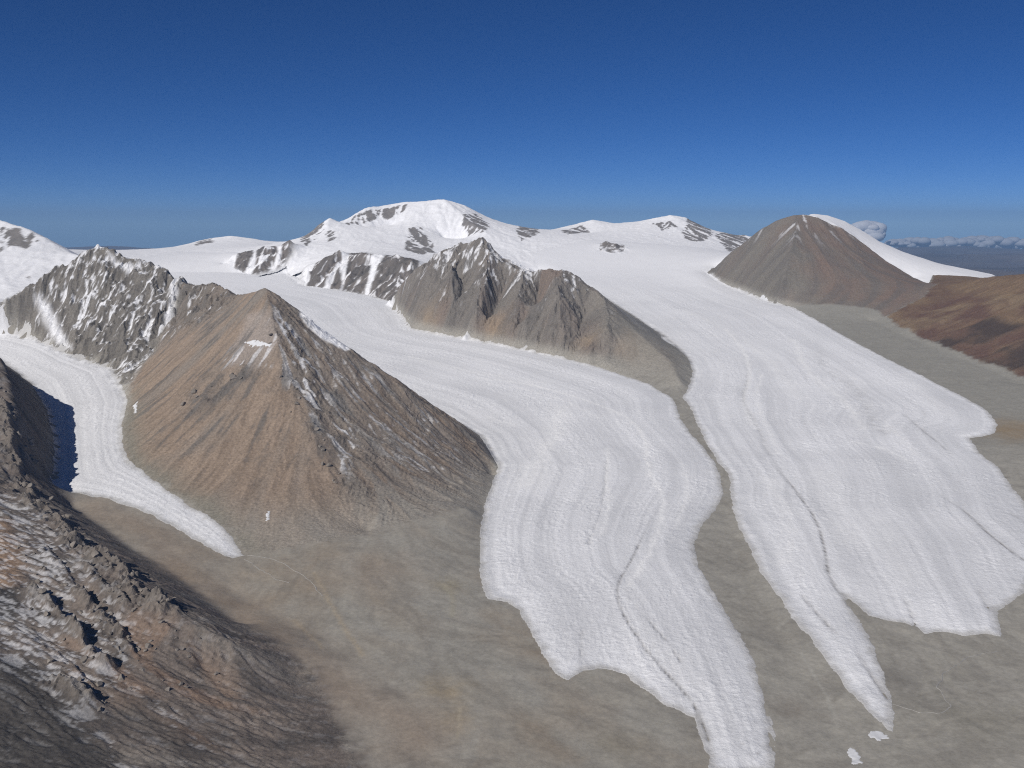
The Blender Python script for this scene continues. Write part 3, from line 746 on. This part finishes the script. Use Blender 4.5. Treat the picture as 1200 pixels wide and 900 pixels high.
def grid_object(name, xs, ys, keep, Z, col, mat, flat=False):
    """sheet of quads over xs*ys where keep(cell) holds"""
    ny, nx = Z.shape
    kc = keep[:-1, :-1] | keep[1:, :-1] | keep[:-1, 1:] | keep[1:, 1:]
    idx = np.arange(nx * ny).reshape(ny, nx)
    q = np.stack([idx[:-1, :-1][kc], idx[:-1, 1:][kc], idx[1:, 1:][kc], idx[1:, :-1][kc]], 1)
    used = np.unique(q); remap = np.full(nx * ny, -1, np.int64); remap[used] = np.arange(len(used))
    q = remap[q].astype(np.int32)
    XX, YY = np.meshgrid(xs, ys)
    co = np.stack([XX.ravel()[used], YY.ravel()[used], Z.ravel()[used]], 1).astype(F32)
    me = bpy.data.meshes.new(name)
    me.vertices.add(len(co)); me.vertices.foreach_set('co', co.ravel())
    me.loops.add(q.size); me.loops.foreach_set('vertex_index', q.ravel())
    me.polygons.add(len(q)); me.polygons.foreach_set('loop_start', np.arange(0, q.size, 4, dtype=np.int32))
    me.update(calc_edges=True)
    at_ = me.color_attributes.new('albedo', 'FLOAT_COLOR', 'POINT')
    c4 = np.ones((len(co), 4), F32); c4[:, :3] = col.reshape(-1, 3)[used]
    at_.data.foreach_set('color', c4.ravel())
    me.polygons.foreach_set('use_smooth', np.full(len(q), not flat))
    me.materials.append(mat)
    me.validate()
    return bpy.data.objects.new(name, me)

def axis(lo, hi, s0, s1):
    """coordinates from lo to hi, spacing growing from s0 to s1"""
    out = [lo]
    while out[-1] < hi:
        t = (out[-1] - lo) / (hi - lo); out.append(out[-1] + s0 + (s1 - s0) * t)
    return np.array(out, F32)

def bbox(poly, pad=30):
    a = np.array(poly); return a[:, 0].min() - pad, a[:, 0].max() + pad, a[:, 1].min() - pad, a[:, 1].max() + pad

def land(name, label, cat, poly, dx, dy0, dy1, mat, clip=None, minus=(), over=0):
    x0, x1, y0, y1 = bbox(poly)
    if clip: x0, x1, y0, y1 = max(x0, clip[0]), min(x1, clip[1]), max(y0, clip[2]), min(y1, clip[3])
    xs = np.arange(x0, x1 + dx, dx).astype(F32); ys = axis(y0, y1, dy0, dy1)
    X, Y = np.meshgrid(xs, ys)
    sd = poly_sd(X, Y, poly)
    for p in minus:
        sd = np.minimum(sd, -poly_sd(X, Y, p) + 25)
    keep = (sd > -2.5 * dx - over) & (np.abs(X) < .60 * Y + 600)
    Z = height(X, Y)
    gx = np.gradient(Z, xs, axis=1); gy = np.gradient(Z, ys, axis=0)
    sl = np.hypot(gx, gy); nz = 1 / np.sqrt(1 + sl * sl)
    col = np.zeros(X.shape + (3,), F32)
    col[keep] = land_colour(X[keep], Y[keep], Z[keep], sl[keep], nz[keep])
    Z = Z - np.clip(-sd, 0, 40) * (0.35 if over == 0 else 0.02)
    sd = sd + over
    ob = grid_object(name, xs, ys, keep & (sd > -1.6 * dx), Z, col, mat, flat=mat is M_ROCK and not over)
    return link(ob, label, cat, 'structure')

print('relief ready')

# ------------------------------------------------------------------ the land, one object for each mountain
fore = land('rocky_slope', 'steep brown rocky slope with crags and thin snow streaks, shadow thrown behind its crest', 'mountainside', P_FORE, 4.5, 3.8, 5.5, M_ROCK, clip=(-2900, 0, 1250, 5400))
pyramid = land('pyramid_mountain', 'pyramid-shaped brown scree mountain between the small glacier and the winding glacier', 'mountain', P_PYR, 5.0, 5.0, 6.5, M_ROCK)
snowmt = land('mountain', 'dark rocky mountain dusted with snow at the head of the small glacier', 'mountain', P_SNOWMT, 7.0, 7.0, 8.0, M_ROCK)
lpeak = land('snow_peak', 'smooth white snow peak rising behind the dark snow-dusted mountain', 'mountain', P_LPEAK, 18, 16, 22, M_FARROCK)
midr = land('rock_ridge', 'jagged grey brown rock ridge standing between the two long glaciers', 'ridge', P_MIDR, 7.0, 8.0, 10.0, M_ROCK)
but1 = land('rock_buttress', 'row of small grey triangular rock faces below the snowy summit ridge', 'rock face', P_BUT1, 9, 9, 9, M_FARROCK)
but2 = land('rock_buttress', 'grey rock wall with snow gullies touching the left end of the jagged ridge', 'rock face', P_BUT2, 9, 9, 9, M_FARROCK)
nunatak = land('rock_outcrop', 'small dark rock outcrop poking out of the wide snowfield', 'rock', P_NUN, 8, 8, 8, M_FARROCK)
rmt = land('mountain', 'broad grey brown mountain with a white ice cap down its far side', 'mountain', P_RMT, 9, 9, 10, M_ROCK)
brown = land('hill', 'low red brown hills beyond the grey moraine strip', 'hill', P_BROWN, 12, 9, 14, M_ROCK, clip=(2500, 6500, 4600, 9500))
FARDIV = -2450
P_HILL = [(-7900, 11000), (-4200, 11000), (-3400, 11300), (-2550, 12200), (-2450, 14600), (-7900, 14600)]
P_MASS = [(-2550, 12200), (-3400, 11300), (-3500, 11150), (-2350, 11150), (-2350, 10850), (-2200, 10450), (-1500, 10450), (-850, 9800), (-900, 9300), (-500, 9250), (200, 9350), (860, 9200), (650, 9900), (250, 10400), (150, 11100), (350, 13000), (350, 14600), (-2450, 14600)]
P_DOME = [(150, 11100), (900, 11900), (2300, 11900), (2900, 11400), (2500, 10800), (2300, 10650), (2650, 10350), (3100, 10800), (4000, 10900), (5200, 11200), (5200, 14600), (350, 14600), (350, 13000)]
far_hill = land('snow_hill', 'distant low white snow hill left of the highest snow summit', 'mountain', P_HILL, 22, 18, 24, M_FARROCK, clip=(-6500, 0, 10900, 14600))
massif = land('snow_mountain', 'highest white snow mountain with rock bands below its summit', 'mountain', P_MASS, 13, 12, 14, M_FARROCK, over=70)
dome = land('snow_mountain', 'long white snow ridge with rounded domes closing the wide snowfield', 'mountain', P_DOME, 14, 13, 16, M_FARROCK, over=70)

# valley floor: everything between, and under the ice
P_FLOOR = [(-7900, 500), (7900, 500), (7900, 16300), (-7900, 16300)]
P_GRAV = [(-1750, 3800), (-1500, 3480), (-1150, 3130), (-800, 2800), (-520, 2530), (-430, 2312), (-330, 2085), (-250, 1300), (3600, 1300), (3500, 5300), (3181, 6161), (3110, 6600), (3042, 7110), (2990, 7600), (2970, 8206), (2750, 8480), (2463, 8779), (2100, 8779), (1600, 6400), (1240, 6500), (900, 6300), (400, 5600), (-95, 4300), (-120, 3930), (-330, 3700), (-562, 3520), (-800, 3380), (-930, 3360), (-1110, 3605), (-1396, 3893)]
floor = land('ground', 'grey gravel moraine floor around the glacier tongues', 'ground', P_GRAV, 8.0, 6.0, 15.0, M_GROUND, over=24)
floor['label'] = 'grey gravel moraine floor around the glacier tongues'

def backdrop():
    # coarse bedrock sheet below everything, so no gap opens between the pieces
    xs = np.arange(-7950, 7950, 60).astype(F32); ys = np.arange(450, 16350, 60).astype(F32)
    X, Y = np.meshgrid(xs, ys)
    Z = cubic(HB, X, Y)
    A = linear((A_G + A_R).astype(F32), X, Y, X0, Y0, CB)
    gx = np.gradient(Z, xs, axis=1); gy = np.gradient(Z, ys, axis=0); sl = np.hypot(gx, gy)
    col = land_colour(X, Y, Z, sl, 1 / np.sqrt(1 + sl * sl))
    Z = Z - 8 - 14 * np.clip(sl, 0, 1) - A * .35
    link(grid_object('terrain', xs, ys, np.ones(X.shape, bool), Z, col, M_FARROCK), 'bedrock terrain under the ice and behind the ridges', 'terrain', 'structure')
backdrop()

# ------------------------------------------------------------------ glaciers
def across(x, y, left, right):
    a = seg_dist(x, y, left); b = seg_dist(x, y, right)
    return a / (a + b + 1e-3)

def glacier(name, label, poly, dx, dy0, dy1, thick, left, right, debris, bright, clip=None, mat=None, jag=9, rough_y=(9000, 10500)):
    x0, x1, y0, y1 = bbox(poly)
    if clip: x0, x1, y0, y1 = max(x0, clip[0]), min(x1, clip[1]), max(y0, clip[2]), min(y1, clip[3])
    xs = np.arange(x0, x1 + dx, dx).astype(F32); ys = axis(y0, y1, dy0, dy1)
    X, Y = np.meshgrid(xs, ys)
    sd0 = poly_sd(X, Y, poly)
    if name == 'glacier': sd0 = np.minimum(sd0, -poly_sd(X, Y, P_NUN) + 20)
    keep = (sd0 > -45) & (np.abs(X) < .60 * Y + 600)
    x, y = X[keep], Y[keep]
    sd = sd0[keep] + fbm(x, y, 75, 5, 201, .6) * jag * 1.5
    low = 1 - smooth(*rough_y, y)                       # bare ice low down, firn above
    s = across(x, y, left, right)
    along = y
    wv = s + fbm(x, y, 700, 3, 205) * .035
    f1 = perlin(wv * 9, along / 2200, 210); f2 = perlin(wv * 26, along / 2400, 211); f3 = perlin(wv * 62, along / 1500, 212)
    t = thick * (1 - np.exp(-np.maximum(sd, 0) / 130.0)) + np.minimum(sd, 0) * .5 + .6
    inner = smooth(0, 60, sd)
    f4 = perlin(wv * 130, along / 900, 213)
    rel = (f1 * 1.2 + f2 * .5 + f3 * .35 + f4 * .2) * (.35 + .65 * low)
    ser = ridged(x * .9 + fbm(x, y, 90, 2, 214) * 20, y * .55, 30, 3, 215) * 1.35 + fbm(x, y, 14, 2, 219) * 1.1
    rel = rel + ser * low * (.35 + 1.1 * smooth(-.35, .45, fbm(x, y, 320, 3, 216) + .5 * f1)) + fbm(x, y, 260, 3, 217) * 2.5
    edge = 1 - smooth(20, 90, sd)
    z = cubic(HB, x, y) + t + rel * (.06 + .94 * inner) + edge * (floor_relief(x, y) + fbm(x, y, 160, 3, 3) * 3.0 + np.clip(field('D', x, y), -4, 4)) + .3
    tone = .5 + .65 * f1 + .45 * f2 + .4 * f3 + .3 * f4 + .7 * fbm(x, y, 500, 4, 220)
    col = mixc(np.broadcast_to(C(.66, .67, .695), x.shape + (3,)), C(.83, .84, .865), np.clip(tone, 0, 1))
    col = mixc(col, SNOW, np.clip((1 - low) * .9 + .4 * smooth(3800, 7500, y), 0, .9))
    for i, (px, w, st) in enumerate(bright):
        col = mixc(col, C(.91, .915, .92), st * (.5 + .5 * smooth(-.4, .4, fbm(x, y, 60, 3, 228))) * band(x, y, px, w, G, seed=i))
    dl = smooth(30, 0, sd + fbm(x, y, 30, 3, 224) * 16) * low
    col = mixc(col, C(.42, .41, .39), dl * .7)
    for i, (px, w, st, kc) in enumerate(debris):
        b = band(x, y, px, w, G, 1.3, .45, seed=10 + i)
        ln = xy(ons(px)); dd, ss = seg_dist(x, y, ln, param=True); LL = sum(math.hypot(q[0] - p[0], q[1] - p[1]) for p, q in zip(ln[:-1], ln[1:]))
        b = b * (.12 + .88 * smooth(0, .3 * LL, ss))
        gap = np.clip(.75 + 1.1 * fbm(x, y, 70, 3, 230 + i), 0, 1)
        col = mixc(col, C(*kc), b * st * gap)
        z = z - b * gap * 3.0
    spk = smooth(.42, .6, fbm(x, y, 18, 3, 240)) * smooth(.05, .4, fbm(x, y, 260, 3, 242)) * low
    col = mixc(col, C(.34, .33, .32), spk * .45)
    Z = np.zeros(X.shape, F32); Z[keep] = z
    cc = np.zeros(X.shape + (3,), F32); cc[keep] = np.clip(col, .05, .92)
    k2 = np.zeros(X.shape, bool); k2[keep] = sd > -22
    k2[0] = k2[-1] = False; k2[:, 0] = k2[:, -1] = False
    return link(grid_object(name, xs, ys, k2, Z, cc, mat or M_ICE, flat=mat is None), label, 'glacier', 'structure')

DK = (.20, .19, .18); MD = (.36, .355, .35)
mid_l = [(620, 1500), (330, 1900), (160, 2250), (40, 2700)] + xy(E_MIDL[12:]) + E_MIDL_HID; mid_r = xy(E_MIDR)
glacier('glacier', 'winding grey white glacier tongue flowing past the pyramid-shaped brown mountain', P_MID, 7.0, 5.5, 18, 11, mid_l, mid_r,
        [([(765, 607), (740, 660), (722, 688), (725, 713), (737, 737), (767, 777), (798, 808), (813, 827), (823, 847), (832, 867), (828, 897)], 4, .95, DK),
         ([(753, 722), (780, 752), (798, 778)], 4, .6, DK), ([(683, 735), (680, 765), (682, 782)], 6, .5, MD), ([(800, 845), (815, 862), (826, 885)], 5, .7, DK),
         ([(880, 770), (893, 800), (900, 835), (904, 880)], 8, .5, DK), ([(712, 530), (708, 590), (690, 640)], 9, .35, MD)],
        [([(560, 445), (627, 453), (693, 473), (740, 493), (758, 517), (757, 553), (773, 577), (780, 593), (762, 650), (735, 690)], 13, 1.0),
         ([(660, 480), (640, 530), (620, 570)], 60, .8), ([(712, 528), (710, 570), (714, 600), (704, 630)], 10, .9), ([(600, 455), (660, 470), (700, 492)], 12, .8), ([(800, 545), (808, 580), (790, 620)], 12, .6), ([(570, 490), (600, 500)], 25, .5), ([(480, 420), (560, 440), (640, 452)], 30, .5),
         ([(735, 690), (750, 740), (800, 800)], 30, .4)])
right_l = xy(E_RL); right_r = xy(E_RR[:20]) + [(2000, 3400), (1800, 2900), (1500, 2300), (1300, 1800)]
glacier('glacier', 'broad white glacier descending from the wide snowfield past the right of the jagged ridge', P_RIGHT, 8.5, 6, 24, 11, right_l, right_r,
        [([(893, 537), (907, 547), (937, 583), (957, 613), (967, 647), (970, 677), (987, 700), (1003, 718)], 4.5, .95, DK),
         ([(1053, 483), (1077, 503), (1103, 523), (1113, 533)], 8, .5, DK), ([(1097, 580), (1133, 603), (1160, 630), (1200, 658)], 5, .85, DK),
         ([(957, 400), (963, 433), (1000, 453), (1020, 487), (1035, 510)], 45, .40, (.50, .50, .50)), ([(739, 374), (757, 382), (772, 390), (785, 400), (797, 410), (806, 425)], 22, .85, DK),
         ([(935, 695), (965, 730), (980, 745)], 5, .7, DK), ([(1000, 760), (1020, 790), (1040, 820)], 5, .8, DK), ([(870, 420), (878, 445), (868, 470), (888, 500), (900, 535)], 14, .4, MD),
         ([(1058, 700), (1072, 730), (1075, 740)], 6, .5, MD), ([(1180, 600), (1200, 612)], 8, .7, DK), ([(1145, 690), (1160, 715)], 8, .5, MD)],
        [([(850, 388), (866, 405), (876, 422), (880, 443), (870, 467), (874, 485), (886, 505)], 13, 1.0), ([(893, 440), (884, 470), (900, 505), (912, 535)], 12, .7), ([(800, 365), (850, 385), (900, 420), (935, 470)], 40, .5), ([(930, 400), (945, 440), (990, 470), (1010, 505)], 22, .9), ([(1040, 500), (1060, 520), (1072, 535)], 16, .8), ([(1000, 520), (1045, 530), (1065, 545)], 16, .7), ([(960, 560), (1000, 640)], 70, .4), ([(1020, 610), (1060, 680)], 70, .35),
         ([(900, 560), (930, 620), (920, 660)], 30, .5), ([(1060, 440), (1110, 490)], 50, .4), ([(985, 440), (1020, 452)], 14, .8)])
glacier('small_glacier', 'small glacier tongue below the dark rocky mountain, half in shadow', P_LEFT, 6.0, 5, 9, 6, xy(E_L_R), E_L_L,
        [], [], jag=11)
link_ob = glacier('ice_cap', 'white ice cap lying over the far shoulder of the broad grey brown mountain', P_ICE, 13, 12, 14, 10, xy(C_RIGHT[6:]), xy(C_ICE), [], [], mat=M_SNOW, jag=6, rough_y=(1000, 2000))

# ------------------------------------------------------------------ lingering snow patches, boulders and melt streams
M_PATCH = plain_mat('snow_patch', (.68, .69, .71), .8, .08, .06)
M_WATER = plain_mat('melt_stream', (.33, .32, .30), .35, .05, .2)
M_BOULDER = plain_mat('crag_rock', (.23, .205, .180), .95, .12, .4)

def sheet(name, px, lift, mat, parent, c=4.0, label=None, cat=None, kind=None, warp=8, seed=0):
    """thin cover of snow lying on the ground inside a traced outline"""
    l = xy(casts(px)); x0, x1, y0, y1 = bbox(l, 15)
    xs = np.arange(x0, x1, c).astype(F32); ys = np.arange(y0, y1, c).astype(F32)
    X, Y = np.meshgrid(xs, ys)
    sd = poly_sd(X + fbm(X, Y, warp * 4, 3, 800 + seed) * warp, Y + fbm(X, Y, warp * 4, 3, 820 + seed) * warp, l) + fbm(X, Y, c * 4.5, 3, 830 + seed, .7) * c * 4.2 - c * .9
    Z = height(X, Y) + np.minimum(lift, sd * .35)
    col = np.broadcast_to(SNOW, X.shape + (3,))
    ob = grid_object(name, xs, ys, sd > -c, Z, col, mat)
    return link(ob, label, cat, kind, None, parent)

for i, px in enumerate([[(286, 402), (300, 399), (318, 403), (316, 407), (295, 408)]]):
    sheet('snow_patch', px, 2.5, M_PATCH, pyramid, seed=i)
for i, px in enumerate([[(312, 602), (318, 598), (316, 610), (311, 612)], [(156, 476), (162, 470), (160, 484), (157, 486)]]):
    sheet('snow_patch', px, 1.2, M_PATCH, pyramid, 2.5, warp=9, seed=3 + i)
sheet('snow_patch', [(886, 352), (893, 343), (902, 352), (900, 355), (890, 354)], 4, M_PATCH, rmt, 6.0, seed=8)
sheet('snow_patch', [(1055, 300), (1072, 306), (1082, 313), (1070, 314), (1058, 306)], 2, M_PATCH, rmt, 8.0, seed=9)
for i, px in enumerate([[(1018, 858), (1032, 856), (1042, 866), (1034, 872), (1020, 866)], [(992, 880), (1003, 876), (1010, 898), (998, 898)]]):
    sheet('snow_patch', px, 1.0, M_PATCH, floor, 2.5, warp=12, seed=14 + i)

def stream(px, w, seed):
    l = np.array(xy(casts(px)))
    seg = np.hypot(*np.diff(l, axis=0).T); t = np.concatenate([[0], np.cumsum(seg)])
    q = np.arange(0, t[-1], 5.0)
    cx = np.interp(q, t, l[:, 0]) + fbm(q, q * 0, 60, 3, 840 + seed) * 10; cy = np.interp(q, t, l[:, 1]) + fbm(q, q * 0, 60, 3, 850 + seed) * 10
    tx, ty = np.gradient(cx), np.gradient(cy); n = np.hypot(tx, ty) + 1e-6
    ww = w * (.6 + .5 * perlin(q / 40, q * 0, 860 + seed))
    rows = []
    for k in (-1, -.35, .35, 1):
        X, Y = (cx - ty / n * ww * k).astype(F32), (cy + tx / n * ww * k).astype(F32)
        rows.append(np.stack([X, Y, height(X, Y) + (.9 if abs(k) < 1 else .2)], 1))
    v = np.concatenate(rows); m = len(q)
    f = [(r_ * m + i, (r_ + 1) * m + i, (r_ + 1) * m + i + 1, r_ * m + i + 1) for r_ in range(3) for i in range(m - 1)]
    me = bpy.data.meshes.new('melt_stream'); me.from_pydata(v.tolist(), [], f); me.materials.append(M_WATER)
    return bpy.data.objects.new('melt_stream', me)
for i, (px, w, lab) in enumerate([([(290, 652), (318, 655), (345, 668), (365, 682), (378, 700)], 2.2, 'pale melt stream winding away from the tip of the small glacier'),
                                  ([(286, 656), (305, 668), (325, 680), (340, 684)], 2.0, 'short pale melt stream below the tip of the small glacier'),
                                  ([(1046, 826), (1075, 836), (1100, 838), (1115, 828), (1098, 805), (1105, 790), (1135, 770), (1170, 764)], 2.2, 'thin meandering stream on grey gravel below the broad glacier')]):
    link(stream(px, w, i), lab, 'stream', 'structure')

def boulder(seed):
    """one angular block, cut by random planes"""
    rr = np.random.RandomState(seed)
    import bmesh
    bm = bmesh.new()
    bmesh.ops.create_icosphere(bm, subdivisions=3, radius=1.0)
    pl = rr.normal(size=(13, 3)); pl /= np.linalg.norm(pl, axis=1)[:, None]; dd = rr.uniform(.5, .85, 13)
    for v in bm.verts:
        p = np.array(v.co)
        for a, d in zip(pl, dd):
            h = p @ a - d
            if h > 0: p = p - a * h
        v.co = p
    me = bpy.data.meshes.new('rock_outcrop'); bm.to_mesh(me); bm.free()
    me.materials.append(M_BOULDER)
    return me
BLOCKS = [boulder(900 + k) for k in range(8)]
rb = np.random.RandomState(5)
def crags(px, n, size, parent, spread=30):
    l = np.array(xy(casts(px)))
    seg = np.hypot(*np.diff(l, axis=0).T); t = np.concatenate([[0], np.cumsum(seg)])
    for k in range(n):
        q = rb.uniform(0, t[-1])
        X = np.array([np.interp(q, t, l[:, 0]) + rb.normal() * spread], F32); Y = np.array([np.interp(q, t, l[:, 1]) + rb.normal() * spread], F32)
        ob = bpy.data.objects.new('rock_outcrop', BLOCKS[rb.randint(8)])
        sz = size * rb.uniform(.45, 1.25)
        ob.location = (X[0], Y[0], float(height(X, Y)[0]) + sz * .10)
        ob.scale = (sz * rb.uniform(.8, 1.6), sz * rb.uniform(.8, 1.3), sz * rb.uniform(.7, 1.25))
        ob.rotation_euler = (rb.uniform(-.4, .4), rb.uniform(-.4, .4), rb.uniform(0, 6.28))
        link(ob, parent=parent)
for px, n, sz in [([(20, 640), (120, 740), (220, 830)], 40, 6), ([(28, 570), (50, 590), (80, 617), (105, 645)], 20, 12), ([(105, 645), (133, 660), (155, 684)], 16, 12), ([(155, 684), (185, 708), (210, 722)], 12, 9), ([(8, 450), (16, 490), (24, 550)], 10, 14),
                  ([(30, 690), (85, 740), (140, 790)], 14, 8), ([(85, 690), (140, 745), (160, 775)], 14, 8), ([(95, 660), (160, 720)], 14, 8), ([(45, 790), (120, 830)], 9, 8), ([(180, 730), (260, 800)], 10, 6)]:
    crags(px, n, sz, fore)
crags([(322, 380), (335, 440), (365, 510), (400, 570)], 20, 10, pyramid, 22)
crags([(205, 480), (250, 450), (290, 440)], 10, 12, pyramid, 22)

# ------------------------------------------------------------------ far lowland to the horizon
def lowland():
    na, nr = 400, 110
    a = np.linspace(0, 2 * np.pi, na, endpoint=False)
    r = 1500 * (88000 / 1500) ** np.linspace(0, 1, nr)
    Rr, A = np.meshgrid(r, a, indexing='ij')
    X, Y = Rr * np.sin(A), Rr * np.cos(A)
    amp = smooth(24000, 45000, Rr)
    Z = -640 + amp * (ridged(X, Y, 15000, 5, 700) * 420 + fbm(X, Y, 5000, 3, 710) * 120 - 40)
    v = np.stack([X.ravel(), Y.ravel(), Z.ravel()], 1)
    i = np.arange(nr * na).reshape(nr, na); j = np.roll(i, -1, 1)
    f = np.stack([i[:-1], j[:-1], j[1:], i[1:]], -1).reshape(-1, 4)
    me = bpy.data.meshes.new('lowland'); me.from_pydata(v.tolist(), [], f.tolist())
    n = fbm(X, Y, 9000, 4, 720).ravel()
    col = mixc(np.broadcast_to(C(.16, .12, .09), n.shape + (3,)), C(.07, .06, .05), np.clip(.5 + n, 0, 1))
    ca = me.color_attributes.new('albedo', 'FLOAT_COLOR', 'POINT')
    c4 = np.ones((len(n), 4), F32); c4[:, :3] = col
    ca.data.foreach_set('color', c4.ravel())
    me.materials.append(surface_mat('far_lowland', .0006, .25, .001, 60, .95))
    link(bpy.data.objects.new('lowland', me), 'blue hazy lowland stretching to the horizon beyond the ice cap', 'lowland', 'structure')
lowland()

# ------------------------------------------------------------------ clouds beyond the air box
def cloud(name, label, px, y, w, h, d, n, seed, mat=None):
    import bmesh
    rr = random.Random(seed)
    bm = bmesh.new()
    c = at(px[0], px[1], y)
    for k in range(n):
        t = rr.uniform(-1, 1); hh = (1 - t * t) ** .5
        rad = h * rr.uniform(.26, .5) * (.45 + .55 * hh)
        m = bmesh.ops.create_icosphere(bm, subdivisions=2, radius=rad)
        o = Vector((t * w * .5, rr.uniform(-.5, .5) * d, rr.uniform(-.5, .5) * h * hh * .9))
        for vv in m['verts']:
            q = vv.co
            s = 1 + .12 * math.sin(q.x / rad * 3 + k) * math.sin(q.y / rad * 2.5 + 2 * k)
            vv.co = Vector((q.x * s * 1.9, q.y * s * 1.7, q.z * s)) + o
    me = bpy.data.meshes.new(name); bm.to_mesh(me); bm.free()
    for p in me.polygons: p.use_smooth = True
    me.materials.append(mat or M_CLOUD)
    ob = bpy.data.objects.new(name, me); ob.location = c
    return link(ob, label, 'cloud', None, 'clouds on the horizon')

def cloud_mat(c0=(.88, .88, .90), c1=(.92, .92, .92)):
    m, nt, b = new_mat('cloud')
    out = [n for n in nt.nodes if n.type == 'OUTPUT_MATERIAL'][0]
    r = nt.nodes.new('ShaderNodeValToRGB'); r.color_ramp.elements[0].color = c0 + (1,); r.color_ramp.elements[1].color = c1 + (1,)
    nt.links.new(noise_node(nt, .0015), r.inputs[0])
    nt.nodes.remove(b)
    df = nt.nodes.new('ShaderNodeBsdfDiffuse'); tr = nt.nodes.new('ShaderNodeBsdfTranslucent'); mx = nt.nodes.new('ShaderNodeMixShader')
    nt.links.new(r.outputs[0], df.inputs[0]); nt.links.new(r.outputs[0], tr.inputs[0])
    nt.links.new(df.outputs[0], mx.inputs[1]); nt.links.new(tr.outputs[0], mx.inputs[2]); mx.inputs[0].default_value = .25; nt.links.new(mx.outputs[0], out.inputs[0])
    return m
M_CLOUD = cloud_mat()
cloud('cloud', 'small white cloud peeking out behind the shoulder of the broad grey brown mountain', (1014, 272), 97000, 3000, 1300, 1800, 34, 3)
cloud('cloud_bank', 'long flat pale cloud bank lying along the far horizon over the blue lowland', (1135, 285), 99000, 16000, 900, 3000, 200, 21, cloud_mat((.50, .52, .56), (.60, .61, .64)))  # white cloud greyed in its albedo to paint in the haze of distance

# ------------------------------------------------------------------ the air
def haze():
    me = bpy.data.meshes.new('haze')
    w, lo, hi = 90000.0, -1400.0, 2300.0
    v = [(sx * w, sy * w, z) for z in (lo, hi) for sx, sy in ((-1, -1), (1, -1), (1, 1), (-1, 1))]
    me.from_pydata(v, [], [(3, 2, 1, 0), (4, 5, 6, 7), (0, 1, 5, 4), (1, 2, 6, 5), (2, 3, 7, 6), (3, 0, 4, 7)])
    m = bpy.data.materials.new('haze'); m.use_nodes = True
    nt = m.node_tree; nt.nodes.clear()
    out = nt.nodes.new('ShaderNodeOutputMaterial'); pv = nt.nodes.new('ShaderNodeVolumePrincipled')
    pv.inputs['Color'].default_value = (.38, .62, 1.0, 1)
    pv.inputs['Density'].default_value = 1.25e-5
    pv.inputs['Anisotropy'].default_value = 0.0
    nt.links.new(pv.outputs[0], out.inputs['Volume'])
    me.materials.append(m)
    link(bpy.data.objects.new('haze', me), 'thin blue haze in the mountain air', 'haze', 'stuff')
haze()
print('triangles', sum(len(o.data.polygons) * 2 for o in scene.objects if o.type == 'MESH'))
